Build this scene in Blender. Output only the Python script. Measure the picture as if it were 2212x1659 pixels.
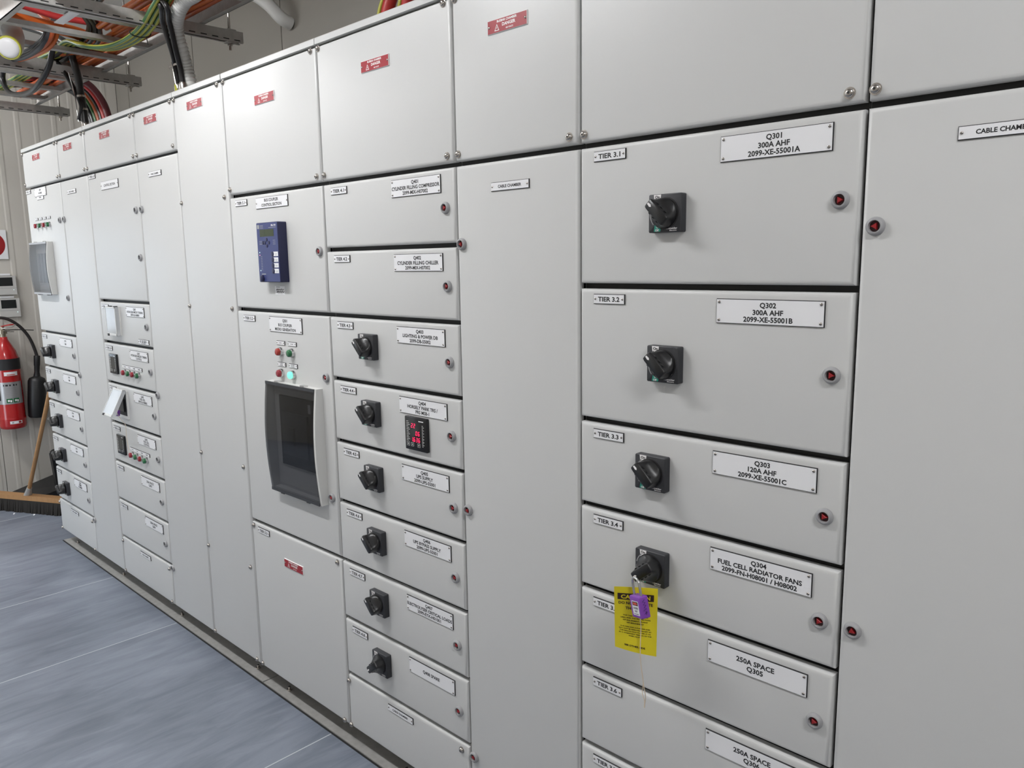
import bpy, bmesh, math, random
from mathutils import Vector, Matrix
random.seed(7)
S = bpy.context.scene
for o in list(bpy.data.objects): bpy.data.objects.remove(o)
COL = S.collection
PI = math.pi
R = math.radians

# ------------------------------------------------------------------ camera
cd = bpy.data.cameras.new('camera')
cd.sensor_fit = 'HORIZONTAL'; cd.sensor_width = 36.0; cd.lens = 27.2879
cd.clip_start = 0.02; cd.clip_end = 60
cam = bpy.data.objects.new('camera', cd); COL.objects.link(cam)
cam.matrix_world = Matrix(((0.72271219, -0.09668663, 0.68435282, 1.0938),
                           (0.69098728, 0.12250396, -0.71241094, -1.3589),
                           (-0.01495532, 0.98774717, 0.15534434, 1.6298),
                           (0, 0, 0, 1)))
S.camera = cam

# ------------------------------------------------------------------ world, exposure
W = bpy.data.worlds.new('world'); S.world = W; W.use_nodes = True
bg = W.node_tree.nodes['Background']
bg.inputs['Color'].default_value = (0.80, 0.90, 1.0, 1)
bg.inputs['Strength'].default_value = 4.6
S.view_settings.view_transform = 'Standard'
S.view_settings.look = 'None'
S.view_settings.gamma = 1.0
S.view_settings.use_curve_mapping = False
S.view_settings.exposure = 0.0
LAMP = 91.0          # strength of the ceiling batten diffusers

# ------------------------------------------------------------------ materials
MATS = {}
def mat(name, col, rough=0.5, metal=0.0, emit=None, estr=0.0, spec=0.5, coat=0.0):
    m = bpy.data.materials.new(name); m.use_nodes = True
    b = m.node_tree.nodes['Principled BSDF']
    b.inputs['Base Color'].default_value = (*col, 1)
    b.inputs['Roughness'].default_value = rough
    b.inputs['Metallic'].default_value = metal
    b.inputs['Specular IOR Level'].default_value = spec
    b.inputs['Coat Weight'].default_value = coat
    if emit:
        b.inputs['Emission Color'].default_value = (*emit, 1)
        b.inputs['Emission Strength'].default_value = estr
    MATS[name] = m
    return m
def nodes(m): return m.node_tree.nodes, m.node_tree.links, m.node_tree.nodes['Principled BSDF']

panel = mat('panel_grey', (0.60, 0.602, 0.597), 0.40)
n, l, b = nodes(panel)          # fine orange-peel of powder coat
tc = n.new('ShaderNodeTexCoord'); no = n.new('ShaderNodeTexNoise'); no.inputs['Scale'].default_value = 900
bp = n.new('ShaderNodeBump'); bp.inputs['Strength'].default_value = 0.02; bp.inputs['Distance'].default_value = 0.001
l.new(tc.outputs['Object'], no.inputs['Vector']); l.new(no.outputs['Fac'], bp.inputs['Height']); l.new(bp.outputs['Normal'], b.inputs['Normal'])
seal = mat('seal_black', (0.012, 0.012, 0.012), 0.6)
inner = mat('frame_grey', (0.10, 0.10, 0.10), 0.5)
white = mat('plate_white', (0.82, 0.82, 0.84), 0.35)
black = mat('print_black', (0.012, 0.012, 0.014), 0.5)
red = mat('plate_red', (0.34, 0.010, 0.022), 0.4)
pwhite = mat('print_white', (0.88, 0.86, 0.86), 0.45)
steel = mat('screw_steel', (0.50, 0.47, 0.44), 0.22, 1.0)
hbase = mat('handle_grey', (0.030, 0.031, 0.036), 0.42)
hknob = mat('handle_black', (0.010, 0.010, 0.011), 0.32)
green = mat('print_green', (0.02, 0.30, 0.22), 0.45)
ring = mat('lock_ring', (0.34, 0.34, 0.35), 0.38)
core = mat('lock_red', (0.30, 0.012, 0.016), 0.35)
cored = mat('lock_recess', (0.035, 0.004, 0.005), 0.5)
navy = mat('relay_blue', (0.030, 0.042, 0.16), 0.42)
navyd = mat('relay_dark', (0.012, 0.014, 0.06), 0.45)
lcd = mat('lcd_green', (0.035, 0.05, 0.02), 0.2)
meterm = mat('meter_black', (0.008, 0.008, 0.010), 0.22)
digit = mat('digit_red', (0.4, 0.0, 0.02), 0.4, emit=(1.0, 0.015, 0.09), estr=2.6)
lredA = mat('lamp_red', (0.36, 0.025, 0.015), 0.2, coat=0.5)
lredB = mat('lamp_crimson', (0.28, 0.006, 0.02), 0.2, coat=0.5)
lgrn = mat('lamp_green', (0.008, 0.13, 0.04), 0.2, coat=0.5)
lteal = mat('lamp_lit_green', (0.02, 0.35, 0.22), 0.25, emit=(0.30, 1.0, 0.78), estr=0.95)
chrome = mat('bezel_chrome', (0.62, 0.62, 0.62), 0.2, 1.0)
winf = mat('window_frame', (0.70, 0.70, 0.68), 0.4)
galv = mat('galvanised_steel', (0.42, 0.41, 0.39), 0.58, 0.45)
n, l, b = nodes(galv)
no = n.new('ShaderNodeTexNoise'); no.inputs['Scale'].default_value = 40; tc = n.new('ShaderNodeTexCoord')
cr = n.new('ShaderNodeValToRGB'); cr.color_ramp.elements[0].color = (0.38, 0.37, 0.35, 1); cr.color_ramp.elements[1].color = (0.56, 0.55, 0.53, 1)
l.new(tc.outputs['Object'], no.inputs['Vector']); l.new(no.outputs['Fac'], cr.inputs['Fac']); l.new(cr.outputs['Color'], b.inputs['Base Color'])
orange = mat('cable_orange', (0.62, 0.13, 0.02), 0.42)
orange2 = mat('cable_rust', (0.45, 0.09, 0.025), 0.42)
redc = mat('cable_red', (0.50, 0.03, 0.03), 0.4)
blackc = mat('cable_black', (0.012, 0.011, 0.012), 0.35)
greyc = mat('cable_grey', (0.045, 0.047, 0.055), 0.5)
pinkc = mat('cable_maroon', (0.16, 0.03, 0.04), 0.45)
yelc = mat('cable_yellow', (0.50, 0.50, 0.07), 0.42)
grnc = mat('cable_green', (0.025, 0.11, 0.025), 0.42)
conduit = mat('conduit_grey', (0.62, 0.62, 0.60), 0.5)
wood = mat('broom_wood', (0.42, 0.22, 0.09), 0.55)
n, l, b = nodes(wood)
no = n.new('ShaderNodeTexNoise'); no.inputs['Scale'].default_value = 12; no.inputs['Detail'].default_value = 6
tc = n.new('ShaderNodeTexCoord'); mp = n.new('ShaderNodeMapping'); mp.inputs['Scale'].default_value = (12, 12, 1)
cr = n.new('ShaderNodeValToRGB'); cr.color_ramp.elements[0].color = (0.30, 0.15, 0.06, 1); cr.color_ramp.elements[1].color = (0.50, 0.28, 0.12, 1)
l.new(tc.outputs['Object'], mp.inputs['Vector']); l.new(mp.outputs['Vector'], no.inputs['Vector']); l.new(no.outputs['Fac'], cr.inputs['Fac']); l.new(cr.outputs['Color'], b.inputs['Base Color'])
brist = mat('bristle_black', (0.015, 0.012, 0.010), 0.8)
pblack = mat('plastic_black', (0.010, 0.010, 0.011), 0.45)
extred = mat('extinguisher_red', (0.40, 0.008, 0.010), 0.22, coat=0.6)
silver = mat('label_silver', (0.45, 0.45, 0.46), 0.30, 0.6)
rubber = mat('hose_rubber', (0.018, 0.015, 0.015), 0.5)
brass = mat('valve_metal', (0.45, 0.40, 0.32), 0.3, 1.0)
ctrl = mat('controller_grey', (0.55, 0.54, 0.52), 0.4)
scrn = mat('screen_dark', (0.015, 0.017, 0.017), 0.2)
purple = mat('padlock_purple', (0.23, 0.06, 0.42), 0.35)
scrib = mat('marker_ink', (0.03, 0.01, 0.12), 0.5)
yel = mat('tag_yellow', (0.74, 0.62, 0.015), 0.45)
brown = mat('tag_print', (0.035, 0.015, 0.01), 0.5)
string = mat('string_cream', (0.70, 0.58, 0.44), 0.8)
dangero = mat('sticker_red', (0.60, 0.08, 0.05), 0.45)
ledw = mat('led_white', (0.8, 0.9, 0.9), 0.3, emit=(0.6, 1.0, 0.95), estr=0.9)
ledr = mat('led_pink', (0.8, 0.3, 0.4), 0.3, emit=(1.0, 0.45, 0.6), estr=0.8)
lampm = mat('diffuser', (0.9, 0.9, 0.9), 0.5, emit=(0.985, 0.99, 1.0), estr=LAMP)
house = mat('light_housing', (0.75, 0.75, 0.75), 0.4)
ceilm = mat('ceiling_white', (0.66, 0.65, 0.63), 0.6)
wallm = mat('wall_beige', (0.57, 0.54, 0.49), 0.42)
wallb_shaded = mat('wall_beige_shaded', (0.25, 0.232, 0.205), 0.45)  # wall beige darkened: shade of the cable tray put into the colour
jointm = mat('joint_dark', (0.06, 0.055, 0.05), 0.7)
seam = mat('weld_bead', (0.52, 0.55, 0.58), 0.5)

def thin_sheet(name, tint, gloss=0.06, fmul=1.5, glare=0.0):
    m = bpy.data.materials.new(name); m.use_nodes = True
    nt = m.node_tree; nt.nodes.clear()
    out = nt.nodes.new('ShaderNodeOutputMaterial'); mx = nt.nodes.new('ShaderNodeMixShader')
    tr = nt.nodes.new('ShaderNodeBsdfTransparent'); tr.inputs['Color'].default_value = (*tint, 1)
    gl = nt.nodes.new('ShaderNodeBsdfGlossy'); gl.inputs['Roughness'].default_value = gloss
    fr = nt.nodes.new('ShaderNodeFresnel'); fr.inputs['IOR'].default_value = fmul
    src = tr
    if glare:                                          # lamp glare painted into the sheet as a white diffuse share
        df = nt.nodes.new('ShaderNodeBsdfDiffuse'); df.inputs['Color'].default_value = (0.85, 0.86, 0.87, 1); m2 = nt.nodes.new('ShaderNodeMixShader'); m2.inputs['Fac'].default_value = glare
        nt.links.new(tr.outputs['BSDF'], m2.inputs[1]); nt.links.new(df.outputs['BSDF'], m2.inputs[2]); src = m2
    ge = nt.nodes.new('ShaderNodeNewGeometry'); sb = nt.nodes.new('ShaderNodeMath'); sb.operation = 'SUBTRACT'; sb.inputs[0].default_value = 1.0
    mu = nt.nodes.new('ShaderNodeMath'); mu.operation = 'MULTIPLY'          # reflection on the outer face of the thin sheet only
    nt.links.new(ge.outputs['Backfacing'], sb.inputs[1]); nt.links.new(fr.outputs['Fac'], mu.inputs[0]); nt.links.new(sb.outputs[0], mu.inputs[1])
    nt.links.new(mu.outputs[0], mx.inputs['Fac']); nt.links.new(src.outputs[0], mx.inputs[1]); nt.links.new(gl.outputs['BSDF'], mx.inputs[2])
    nt.links.new(mx.outputs['Shader'], out.inputs['Surface'])
    MATS[name] = m; return m
smoke = thin_sheet('smoked_sheet', (0.56, 0.56, 0.57), 0.05)
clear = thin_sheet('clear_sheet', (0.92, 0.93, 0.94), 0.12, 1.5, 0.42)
pale = thin_sheet('tinted_sheet', (0.60, 0.585, 0.58), 0.2, 1.3)
glass = thin_sheet('window_glass', (0.76, 0.77, 0.78), 0.01)

# streaked vinyl
vinyl = mat('floor_vinyl', (0.20, 0.22, 0.25), 0.36)
n, l, b = nodes(vinyl)
geo = n.new('ShaderNodeNewGeometry')
def streak(sx, sy, det, rough, dist, rot):
    mp = n.new('ShaderNodeMapping'); mp.inputs['Scale'].default_value = (sx, sy, 1); mp.inputs['Rotation'].default_value = (0, 0, R(rot))
    t_ = n.new('ShaderNodeTexNoise'); t_.inputs['Scale'].default_value = 1.0; t_.inputs['Detail'].default_value = det; t_.inputs['Roughness'].default_value = rough; t_.inputs['Distortion'].default_value = dist
    l.new(geo.outputs['Position'], mp.inputs['Vector']); l.new(mp.outputs['Vector'], t_.inputs['Vector']); return t_
n1 = streak(16, 3.0, 6, 0.62, 0.9, 5); n2 = streak(3.0, 1.1, 3, 0.5, 0.4, 0)
mxf = n.new('ShaderNodeMath'); mxf.operation = 'MULTIPLY_ADD'; mxf.inputs[1].default_value = 0.55
ml = n.new('ShaderNodeMath'); ml.operation = 'MULTIPLY'; ml.inputs[1].default_value = 0.45
l.new(n2.outputs['Fac'], ml.inputs[0]); l.new(n1.outputs['Fac'], mxf.inputs[0]); l.new(ml.outputs[0], mxf.inputs[2])
cr = n.new('ShaderNodeValToRGB')
e = cr.color_ramp.elements; e[0].position = 0.34; e[0].color = (0.135, 0.155, 0.195, 1); e[1].position = 0.68; e[1].color = (0.28, 0.31, 0.37, 1)
e2 = e.new(0.5); e2.color = (0.20, 0.225, 0.275, 1)
l.new(mxf.outputs[0], cr.inputs['Fac']); l.new(cr.outputs['Color'], b.inputs['Base Color'])
bp = n.new('ShaderNodeBump'); bp.inputs['Strength'].default_value = 0.05; bp.inputs['Distance'].default_value = 0.002
l.new(n1.outputs['Fac'], bp.inputs['Height']); l.new(bp.outputs['Normal'], b.inputs['Normal'])
# faint grime on walls
for wm in (wallm, wallb_shaded):
    n, l, b = nodes(wm); c0 = b.inputs['Base Color'].default_value[:3]
    geo = n.new('ShaderNodeNewGeometry'); no = n.new('ShaderNodeTexNoise'); no.inputs['Scale'].default_value = 1.6; no.inputs['Detail'].default_value = 5
    cr = n.new('ShaderNodeValToRGB'); cr.color_ramp.elements[0].color = (*[x * 0.93 for x in c0], 1); cr.color_ramp.elements[1].color = (*[x * 1.05 for x in c0], 1)
    l.new(geo.outputs['Position'], no.inputs['Vector']); l.new(no.outputs['Fac'], cr.inputs['Fac']); l.new(cr.outputs['Color'], b.inputs['Base Color'])

# ------------------------------------------------------------------ mesh builder
class MB:
    def __init__(s): s.v = []; s.f = []; s.m = []; s.sm = []; s.mats = []
    def mi(s, m):
        if m not in s.mats: s.mats.append(m)
        return s.mats.index(m)
    def add(s, vs, fs, m, smooth=False):
        k = len(s.v); s.v += [tuple(v) for v in vs]; i = s.mi(m)
        for f in fs: s.f.append([k + a for a in f]); s.m.append(i); s.sm.append(smooth)
        return s
    def box(s, x0, x1, y0, y1, z0, z1, m):
        vs = [(x0,y0,z0),(x1,y0,z0),(x1,y1,z0),(x0,y1,z0),(x0,y0,z1),(x1,y0,z1),(x1,y1,z1),(x0,y1,z1)]
        return s.add(vs, [(0,3,2,1),(4,5,6,7),(0,1,5,4),(1,2,6,5),(2,3,7,6),(3,0,4,7)], m)
    def obox(s, c, ax, ay, az, m):                 # oriented box: centre + half axes
        c, ax, ay, az = Vector(c), Vector(ax), Vector(ay), Vector(az)
        vs = [c + i*ax + j*ay + k*az for k in (-1,1) for (i,j) in ((-1,-1),(1,-1),(1,1),(-1,1))]
        return s.add(vs, [(0,3,2,1),(4,5,6,7),(0,1,5,4),(1,2,6,5),(2,3,7,6),(3,0,4,7)], m)
    def rings(s, rings, m, cap0=True, cap1=True, smooth=True, capm=None, closed=True):
        n = len(rings[0]); vs = [v for r in rings for v in r]; fs = []
        for i in range(len(rings)-1):
            for j in range(n if closed else n-1):
                a, b_ = i*n+j, i*n+(j+1) % n
                fs.append((a, b_, b_+n, a+n))
        s.add(vs, fs, m, smooth)
        k = len(s.v) - len(vs)
        cm = s.mi(capm or m)
        if cap0: s.f.append([k + j for j in range(n)][::-1]); s.m.append(cm); s.sm.append(False)
        if cap1: s.f.append([k + (len(rings)-1)*n + j for j in range(n)]); s.m.append(cm); s.sm.append(False)
        return s
    def rbox(s, x0, x1, z0, z1, yb, yf, r, m, seg=3, cr=0.0):
        """slab facing -Y: back plane yb, front plane yf (< yb), front edges rounded by r, optional corner radius cr"""
        def rect(ins, y):
            a0, a1, c0, c1 = x0+ins, x1-ins, z0+ins, z1-ins
            if cr <= ins + 1e-6: q = 0.0
            else: q = cr - ins
            if cr == 0: return [(a0,y,c0),(a0,y,c1),(a1,y,c1),(a1,y,c0)]
            pts = []
            for (cx, cz, st) in ((a0+q, c0+q, PI), (a1-q, c0+q, 1.5*PI), (a1-q, c1-q, 0), (a0+q, c1-q, 0.5*PI)):
                for k in range(5):
                    t = st + k/4*PI/2; pts.append((cx+q*math.cos(t), y, cz+q*math.sin(t)))
            return pts[::-1]
        rr = [rect(0, yb), rect(0, yf+r)]
        for k in range(1, seg+1):
            a = k/seg*PI/2
            rr.append(rect(r*(1-math.cos(a)), yf + r*(1-math.sin(a))))
        return s.rings(rr, m, True, True, True)
    def cyl(s, c, d, r, L, m, n=16, r2=None, smooth=True, cap=True, capm=None):
        c = Vector(c); d = Vector(d).normalized(); q = d.to_track_quat('Z', 'Y')
        def rg(rad, t): return [c + d*t + q @ Vector((rad*math.cos(2*PI*j/n), rad*math.sin(2*PI*j/n), 0)) for j in range(n)]
        return s.rings([rg(r, 0), rg(r if r2 is None else r2, L)], m, cap, cap, smooth, capm)
    def lathe(s, c, d, prof, m, n=24, cap0=True, cap1=True, capm=None, smooth=True):   # prof: (t along d, radius)
        c = Vector(c); d = Vector(d).normalized(); q = d.to_track_quat('Z', 'Y')
        rr = [[c + d*t + q @ Vector((rad*math.cos(2*PI*j/n), rad*math.sin(2*PI*j/n), 0)) for j in range(n)] for t, rad in prof]
        return s.rings(rr, m, cap0, cap1, smooth, capm)
    def tube(s, pts, r, m, n=8, radii=None, mats=None):
        pts = [Vector(p) for p in pts]; rr = []
        up = Vector((0.31, 0.2, 0.93)); prev = None
        for i, p in enumerate(pts):
            t = (pts[min(i+1, len(pts)-1)] - pts[max(i-1, 0)]).normalized()
            if prev is None:
                a = t.cross(up); a = a.normalized() if a.length > 1e-4 else t.orthogonal().normalized()
            else:
                a = (prev - t*prev.dot(t)).normalized()
            prev = a; bn = t.cross(a); rad = radii[i] if radii else r
            rr.append([p + rad*(math.cos(2*PI*j/n)*a + math.sin(2*PI*j/n)*bn) for j in range(n)])
        if mats:                                    # lengthwise stripes
            k = len(s.v); s.v += [tuple(v) for q in rr for v in q]
            for i in range(len(rr)-1):
                for j in range(n):
                    a_, b_ = i*n+j, i*n+(j+1) % n
                    s.f.append([k+a_, k+b_, k+b_+n, k+a_+n]); s.m.append(s.mi(mats[j % len(mats)])); s.sm.append(True)
            return s
        return s.rings(rr, m, True, True, True)
    def poly(s, pts, y, m):                          # flat polygon in XZ facing -Y (pts counter-clockwise seen from the front)
        return s.add([(p[0], y, p[1]) for p in pts], [tuple(range(len(pts)))], m)
    def quad(s, x0, x1, z0, z1, y, m): return s.poly([(x0,z0),(x1,z0),(x1,z1),(x0,z1)], y, m)
    def merge(s, o, mtx):
        k = len(s.v); s.v += [tuple(mtx @ Vector(v)) for v in o.v]
        for f, i, sm in zip(o.f, o.m, o.sm): s.f.append([k+a for a in f]); s.m.append(s.mi(o.mats[i])); s.sm.append(sm)
        return s
    def mesh(s, name):
        me = bpy.data.meshes.new(name); me.from_pydata(s.v, [], s.f)
        for m in s.mats: me.materials.append(m)
        me.polygons.foreach_set('material_index', s.m); me.polygons.foreach_set('use_smooth', s.sm)
        me.update()
        if any(s.sm): me.set_sharp_from_angle(angle=R(48))
        return me
    def obj(s, name, parent=None, loc=(0,0,0), rot=(0,0,0)): return link(name, s.mesh(name), parent, loc, rot)
def link(name, me, parent=None, loc=(0,0,0), rot=(0,0,0)):
    o = bpy.data.objects.new(name, me); COL.objects.link(o)
    o.location = loc; o.rotation_euler = rot
    if parent: o.parent = parent
    return o
def tag(o, label=None, cat=None, group=None, kind=None):
    if label: o['label'] = label
    if cat: o['category'] = cat
    if group: o['group'] = group
    if kind: o['kind'] = kind
    return o
def thing(name, label, cat, loc=(0,0,0), group=None, rot=(0,0,0)):
    return tag(link(name, None, None, loc, rot), label, cat, group)

def spline(P, k=8):
    P = [Vector(p) for p in P]; out = []
    for i in range(len(P)-1):
        p0, p1, p2, p3 = P[max(i-1, 0)], P[i], P[i+1], P[min(i+2, len(P)-1)]
        for j in range(k):
            u = j/k
            out.append(0.5*((2*p1) + (p2-p0)*u + (2*p0-5*p1+4*p2-p3)*u*u + (3*p1-p0-3*p2+p3)*u**3))
    out.append(P[-1]); return out
def SP(P): return spline(P, 5)
# ------------------------------------------------------------------ lettering
_txt = {}
def glyphs(body):
    if body not in _txt:
        cu = bpy.data.curves.new('t', 'FONT'); cu.body = body; cu.size = 1.0; cu.resolution_u = 2; cu.offset = 0.030
        cu.align_x = 'LEFT'
        ob = bpy.data.objects.new('t', cu); COL.objects.link(ob)
        me = bpy.data.meshes.new_from_object(ob)
        vs = [v.co[:] for v in me.vertices]; fs = [tuple(p.vertices) for p in me.polygons]
        # orientation check
        fs2 = []
        for f in fs:
            a, b_, c = (Vector(vs[f[0]]), Vector(vs[f[1]]), Vector(vs[f[2]]))
            fs2.append(f if (b_-a).cross(c-a).z > 0 else f[::-1])
        xs = [v[0] for v in vs]
        _txt[body] = (vs, fs2, min(xs), max(xs))
        bpy.data.objects.remove(ob); bpy.data.curves.remove(cu); bpy.data.meshes.remove(me)
    return _txt[body]
CAP = 0.728
def text(mb, body, cx, cz, cap, y, m, maxw=None, narrow=1.05, ang=0.0, width=None):
    vs, fs, a, b_ = glyphs(body); k = cap/CAP
    w = (b_-a)*k*narrow; sx = k*narrow
    if width: sx *= width/w
    elif maxw and w > maxw: sx *= maxw/w
    mid = (a+b_)/2; ca, sa = math.cos(ang), math.sin(ang)
    out = []
    for v in vs:
        px, pz = (v[0]-mid)*sx, (v[1]-CAP/2)*k
        out.append((cx + px*ca - pz*sa, y, cz + px*sa + pz*ca))
    mb.add(out, fs, m)
def bars(mb, cx, cz, w, h, y, m, n=4):              # print too small to read in the photograph
    x = cx - w/2; g = w/(n*1.35)
    for i in range(n):
        ww = g*(0.75 + 0.5*((i*37) % 5)/5); mb.quad(x, x+ww, cz-h/2, cz+h/2, y, m); x += g*1.35
T = 0.0030
def plate(w, h, lines, screws=4, face=white, edge=black, ink=black, extra=None):
    """engraved plate centred on the origin in XZ, back at Y=0"""
    mb = MB(); e = 0.0013
    def rc(i, y): return [(-w/2+i,y,-h/2+i),(-w/2+i,y,h/2-i),(w/2-i,y,h/2-i),(w/2-i,y,-h/2+i)]
    mb.rings([rc(0, 0), rc(0, -T*0.45), rc(e, -T)], edge, True, False, False)
    mb.quad(-w/2+e, w/2-e, -h/2+e, h/2-e, -T, face)
    y = -T-0.0002
    for (b_, cap, fz, *rest) in lines:
        cx = rest[0] if rest else 0
        if b_.startswith('#'): bars(mb, cx, h/2-fz*h, float(b_[1:]), cap, y, ink)
        else: text(mb, b_, cx, h/2-fz*h, cap, y, ink, maxw=w*0.965, width=rest[1] if len(rest) > 1 else None)
    if extra: extra(mb, y)
    r = 0.0030 if h > 0.03 else 0.0026
    if h < 0.018: r = 0.002
    pos = []
    if screws == 4: pos = [(sx*(w/2-0.0065), sz*(h/2-0.0065)) for sx in (-1,1) for sz in (-1,1)]
    elif screws == 2: pos = [(sx*(w/2-0.0055), 0) for sx in (-1,1)]
    for (sx, sz) in pos:
        mb.lathe((sx, -T, sz), (0,-1,0), [(0, r), (0.0009, r*0.9), (0.0016, r*0.55)], steel, 10)
        mb.quad(sx-r*0.7, sx+r*0.7, sz-0.0005, sz+0.0005, -T-0.0018, seal)
    return mb
_pl = {}
def put_plate(parent, name, key, w, h, lines, x, z, screws=4, **kw):
    kk = (key, w, h)
    if kk not in _pl: _pl[kk] = plate(w, h, lines, screws, **kw).mesh(name)
    return link(name, _pl[kk], parent, (x, 0, z))

# ------------------------------------------------------------------ shared hardware meshes
def m_screw():
    mb = MB()
    mb.lathe((0,0,0), (0,-1,0), [(0, 0.0098), (0.0014, 0.0098), (0.0016, 0.0078), (0.0040, 0.0076), (0.0064, 0.0058), (0.0076, 0.0028)], steel, 18)
    mb.lathe((0,-0.0070,0), (0,-1,0), [(0, 0.0026), (0.0008, 0.0024)], seal, 6)
    return mb.mesh('screw')
ME_SCREW = m_screw()
def m_lock_ring():
    mb = MB()
    mb.lathe((0,0,0), (0,-1,0), [(0, 0.0155), (0.003, 0.0155), (0.007, 0.0140), (0.0088, 0.0118), (0.0088, 0.0098), (0.002, 0.0090)], ring, 26, True, True, capm=cored)
    return mb.mesh('lock_ring')
def m_lock_core():
    mb = MB()
    p = [(0.0062*math.cos(a), 0.0062*math.sin(a)) for a in (0, 2*PI/3, 4*PI/3)]
    def rg(k, y): return [(x*k, y, z*k) for x, z in p][::-1]
    mb.rings([rg(1.15, -0.002), rg(1.0, -0.0072), rg(0.8, -0.0078)], core, False, True, False)
    return mb.mesh('lock_core')
ME_RING, ME_CORE = m_lock_ring(), m_lock_core()
ME_COREG = ME_CORE.copy(); ME_COREG.materials[0] = seal
ME_RINGG = ME_RING.copy(); ME_RINGG.materials[1] = seal
def lock(parent, x, z, ang=0.0):
    far = parent.parent.location.x < -1.9
    link('lock_ring', ME_RINGG if far else ME_RING, parent, (x, 0, z)); link('lock_core', ME_COREG if far else ME_CORE, parent, (x, 0, z), (0, ang, 0))
def screw(parent, x, z): link('screw', ME_SCREW, parent, (x, 0, z), (0, random.uniform(0, 3), 0))

HB = 0.018
def m_handle_base(off=True):
    mb = MB(); a = 0.0375
    mb.rbox(-a, a, -a, a, 0, -HB, 0.0018, hbase, 2, 0.003)
    mb.lathe((0,-HB,0), (0,-1,0), [(0, 0.0315), (0.0012, 0.0315), (0.0016, 0.030)], hknob, 28)
    y = -HB-0.0003
    mb.poly([(-0.0235,0.0195),(-0.0105,0.0195),(-0.0085,0.0365),(-0.0255,0.0365)], y, pwhite)
    text(mb, 'On', -0.0170, 0.0318, 0.0058, y-0.0003, black)
    text(mb, 'I', -0.0170, 0.0235, 0.0055, y-0.0003, black)
    mb.poly([(-0.0245,-0.0355),(-0.0095,-0.0355),(-0.0075,-0.0270),(-0.0105,-0.0235),(-0.0225,-0.0215)], y, green)
    text(mb, 'O', -0.0165, -0.0268, 0.0042, y-0.0003, pwhite)
    text(mb, 'Off', -0.0170, -0.0328, 0.0042, y-0.0003, pwhite)
    text(mb, 'Schneider', 0.0165, -0.0295, 0.0036, y, pwhite, width=0.026)
    text(mb, 'Electric', 0.0200, -0.0338, 0.0022, y, pwhite, width=0.016)
    pts = []
    for i in range(15):                              # pale travel mark between the two positions
        t = R(128 + i*6.6); pts.append((0.0338*math.cos(t), 0.0338*math.sin(t)))
    for i in range(14):
        if i in (6, 7): continue
        (x0,z0),(x1,z1) = pts[i], pts[i+1]
        mb.poly([(x0*0.97,z0*0.97),(x0*1.03,z0*1.03),(x1*1.03,z1*1.03),(x1*0.97,z1*0.97)][::-1], y, ring)
    return mb.mesh('handle_base')
def m_handle_knob():
    mb = MB(); n = 40
    def rg(a, b_, e, y, dz):
        out = []
        for j in range(n):
            t = 2*PI*j/n; c, s_ = math.cos(t), math.sin(t)
            out.append((a*math.copysign(abs(c)**(2/e), c), y, dz + b_*math.copysign(abs(s_)**(2/e), s_)))
        return out[::-1]
    y0 = -HB-0.0016
    L = [(0.0295,0.0295,2.0,y0,0), (0.0293,0.0293,2.0,y0-0.004,0), (0.0262,0.0288,2.4,y0-0.006,0), (0.0218,0.0284,3.0,y0-0.009,0),
         (0.0178,0.0280,3.8,y0-0.013,0.0002), (0.0146,0.0278,5.0,y0-0.018,0.0005), (0.0124,0.0278,6.5,y0-0.023,0.001), (0.0112,0.0278,8.0,y0-0.0280,0.0015), (0.0094,0.0262,8.0,y0-0.0295,0.0015)]
    mb.rings([rg(*q) for q in L], hknob, True, True, True)
    yf = y0-0.0298
    mb.poly([(-0.0028,0.0195),(0,0.0160),(0.0028,0.0195),(0.0018,0.0272),(-0.0018,0.0272)], yf, pwhite)
    for s_ in (-1, 1):
        for k in (-1, 0, 1):
            mb.cyl((s_*0.0122, y0-0.0225, 0.001+k*0.0120), (s_,0.40,0), 0.0036, 0.0009, seal, 10)
    return mb.mesh('handle_knob')
ME_HB, ME_HK = m_handle_base(), m_handle_knob()
def handle(parent, x, z, ang=45):
    link('handle_base', ME_HB, parent, (x, 0, z)); return link('handle_knob', ME_HK, parent, (x, 0, z), (0, -R(ang), 0))

def m_lens(m):
    mb = MB(); mb.lathe((0,0,0), (0,-1,0), [(0.009, 0.0125), (0.017, 0.0125), (0.0195, 0.0105), (0.0205, 0.006)], m, 20); return mb.mesh('lamp_lens')
def m_bezel():
    mb = MB(); mb.lathe((0,0,0), (0,-1,0), [(0, 0.0155), (0.007, 0.0150), (0.0105, 0.0142), (0.0105, 0.0126)], chrome, 22); return mb.mesh('lamp_bezel')
ME_LENS = {k: m_lens(m) for k, m in (('ra', lredA), ('rb', lredB), ('g', lgrn), ('t', lteal))}
ME_BEZ = m_bezel()
def lamp(parent, x, z, k):
    link('lamp_bezel', ME_BEZ, parent, (x, 0, z)); link('lamp_lens', ME_LENS[k], parent, (x, 0, z))

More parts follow.
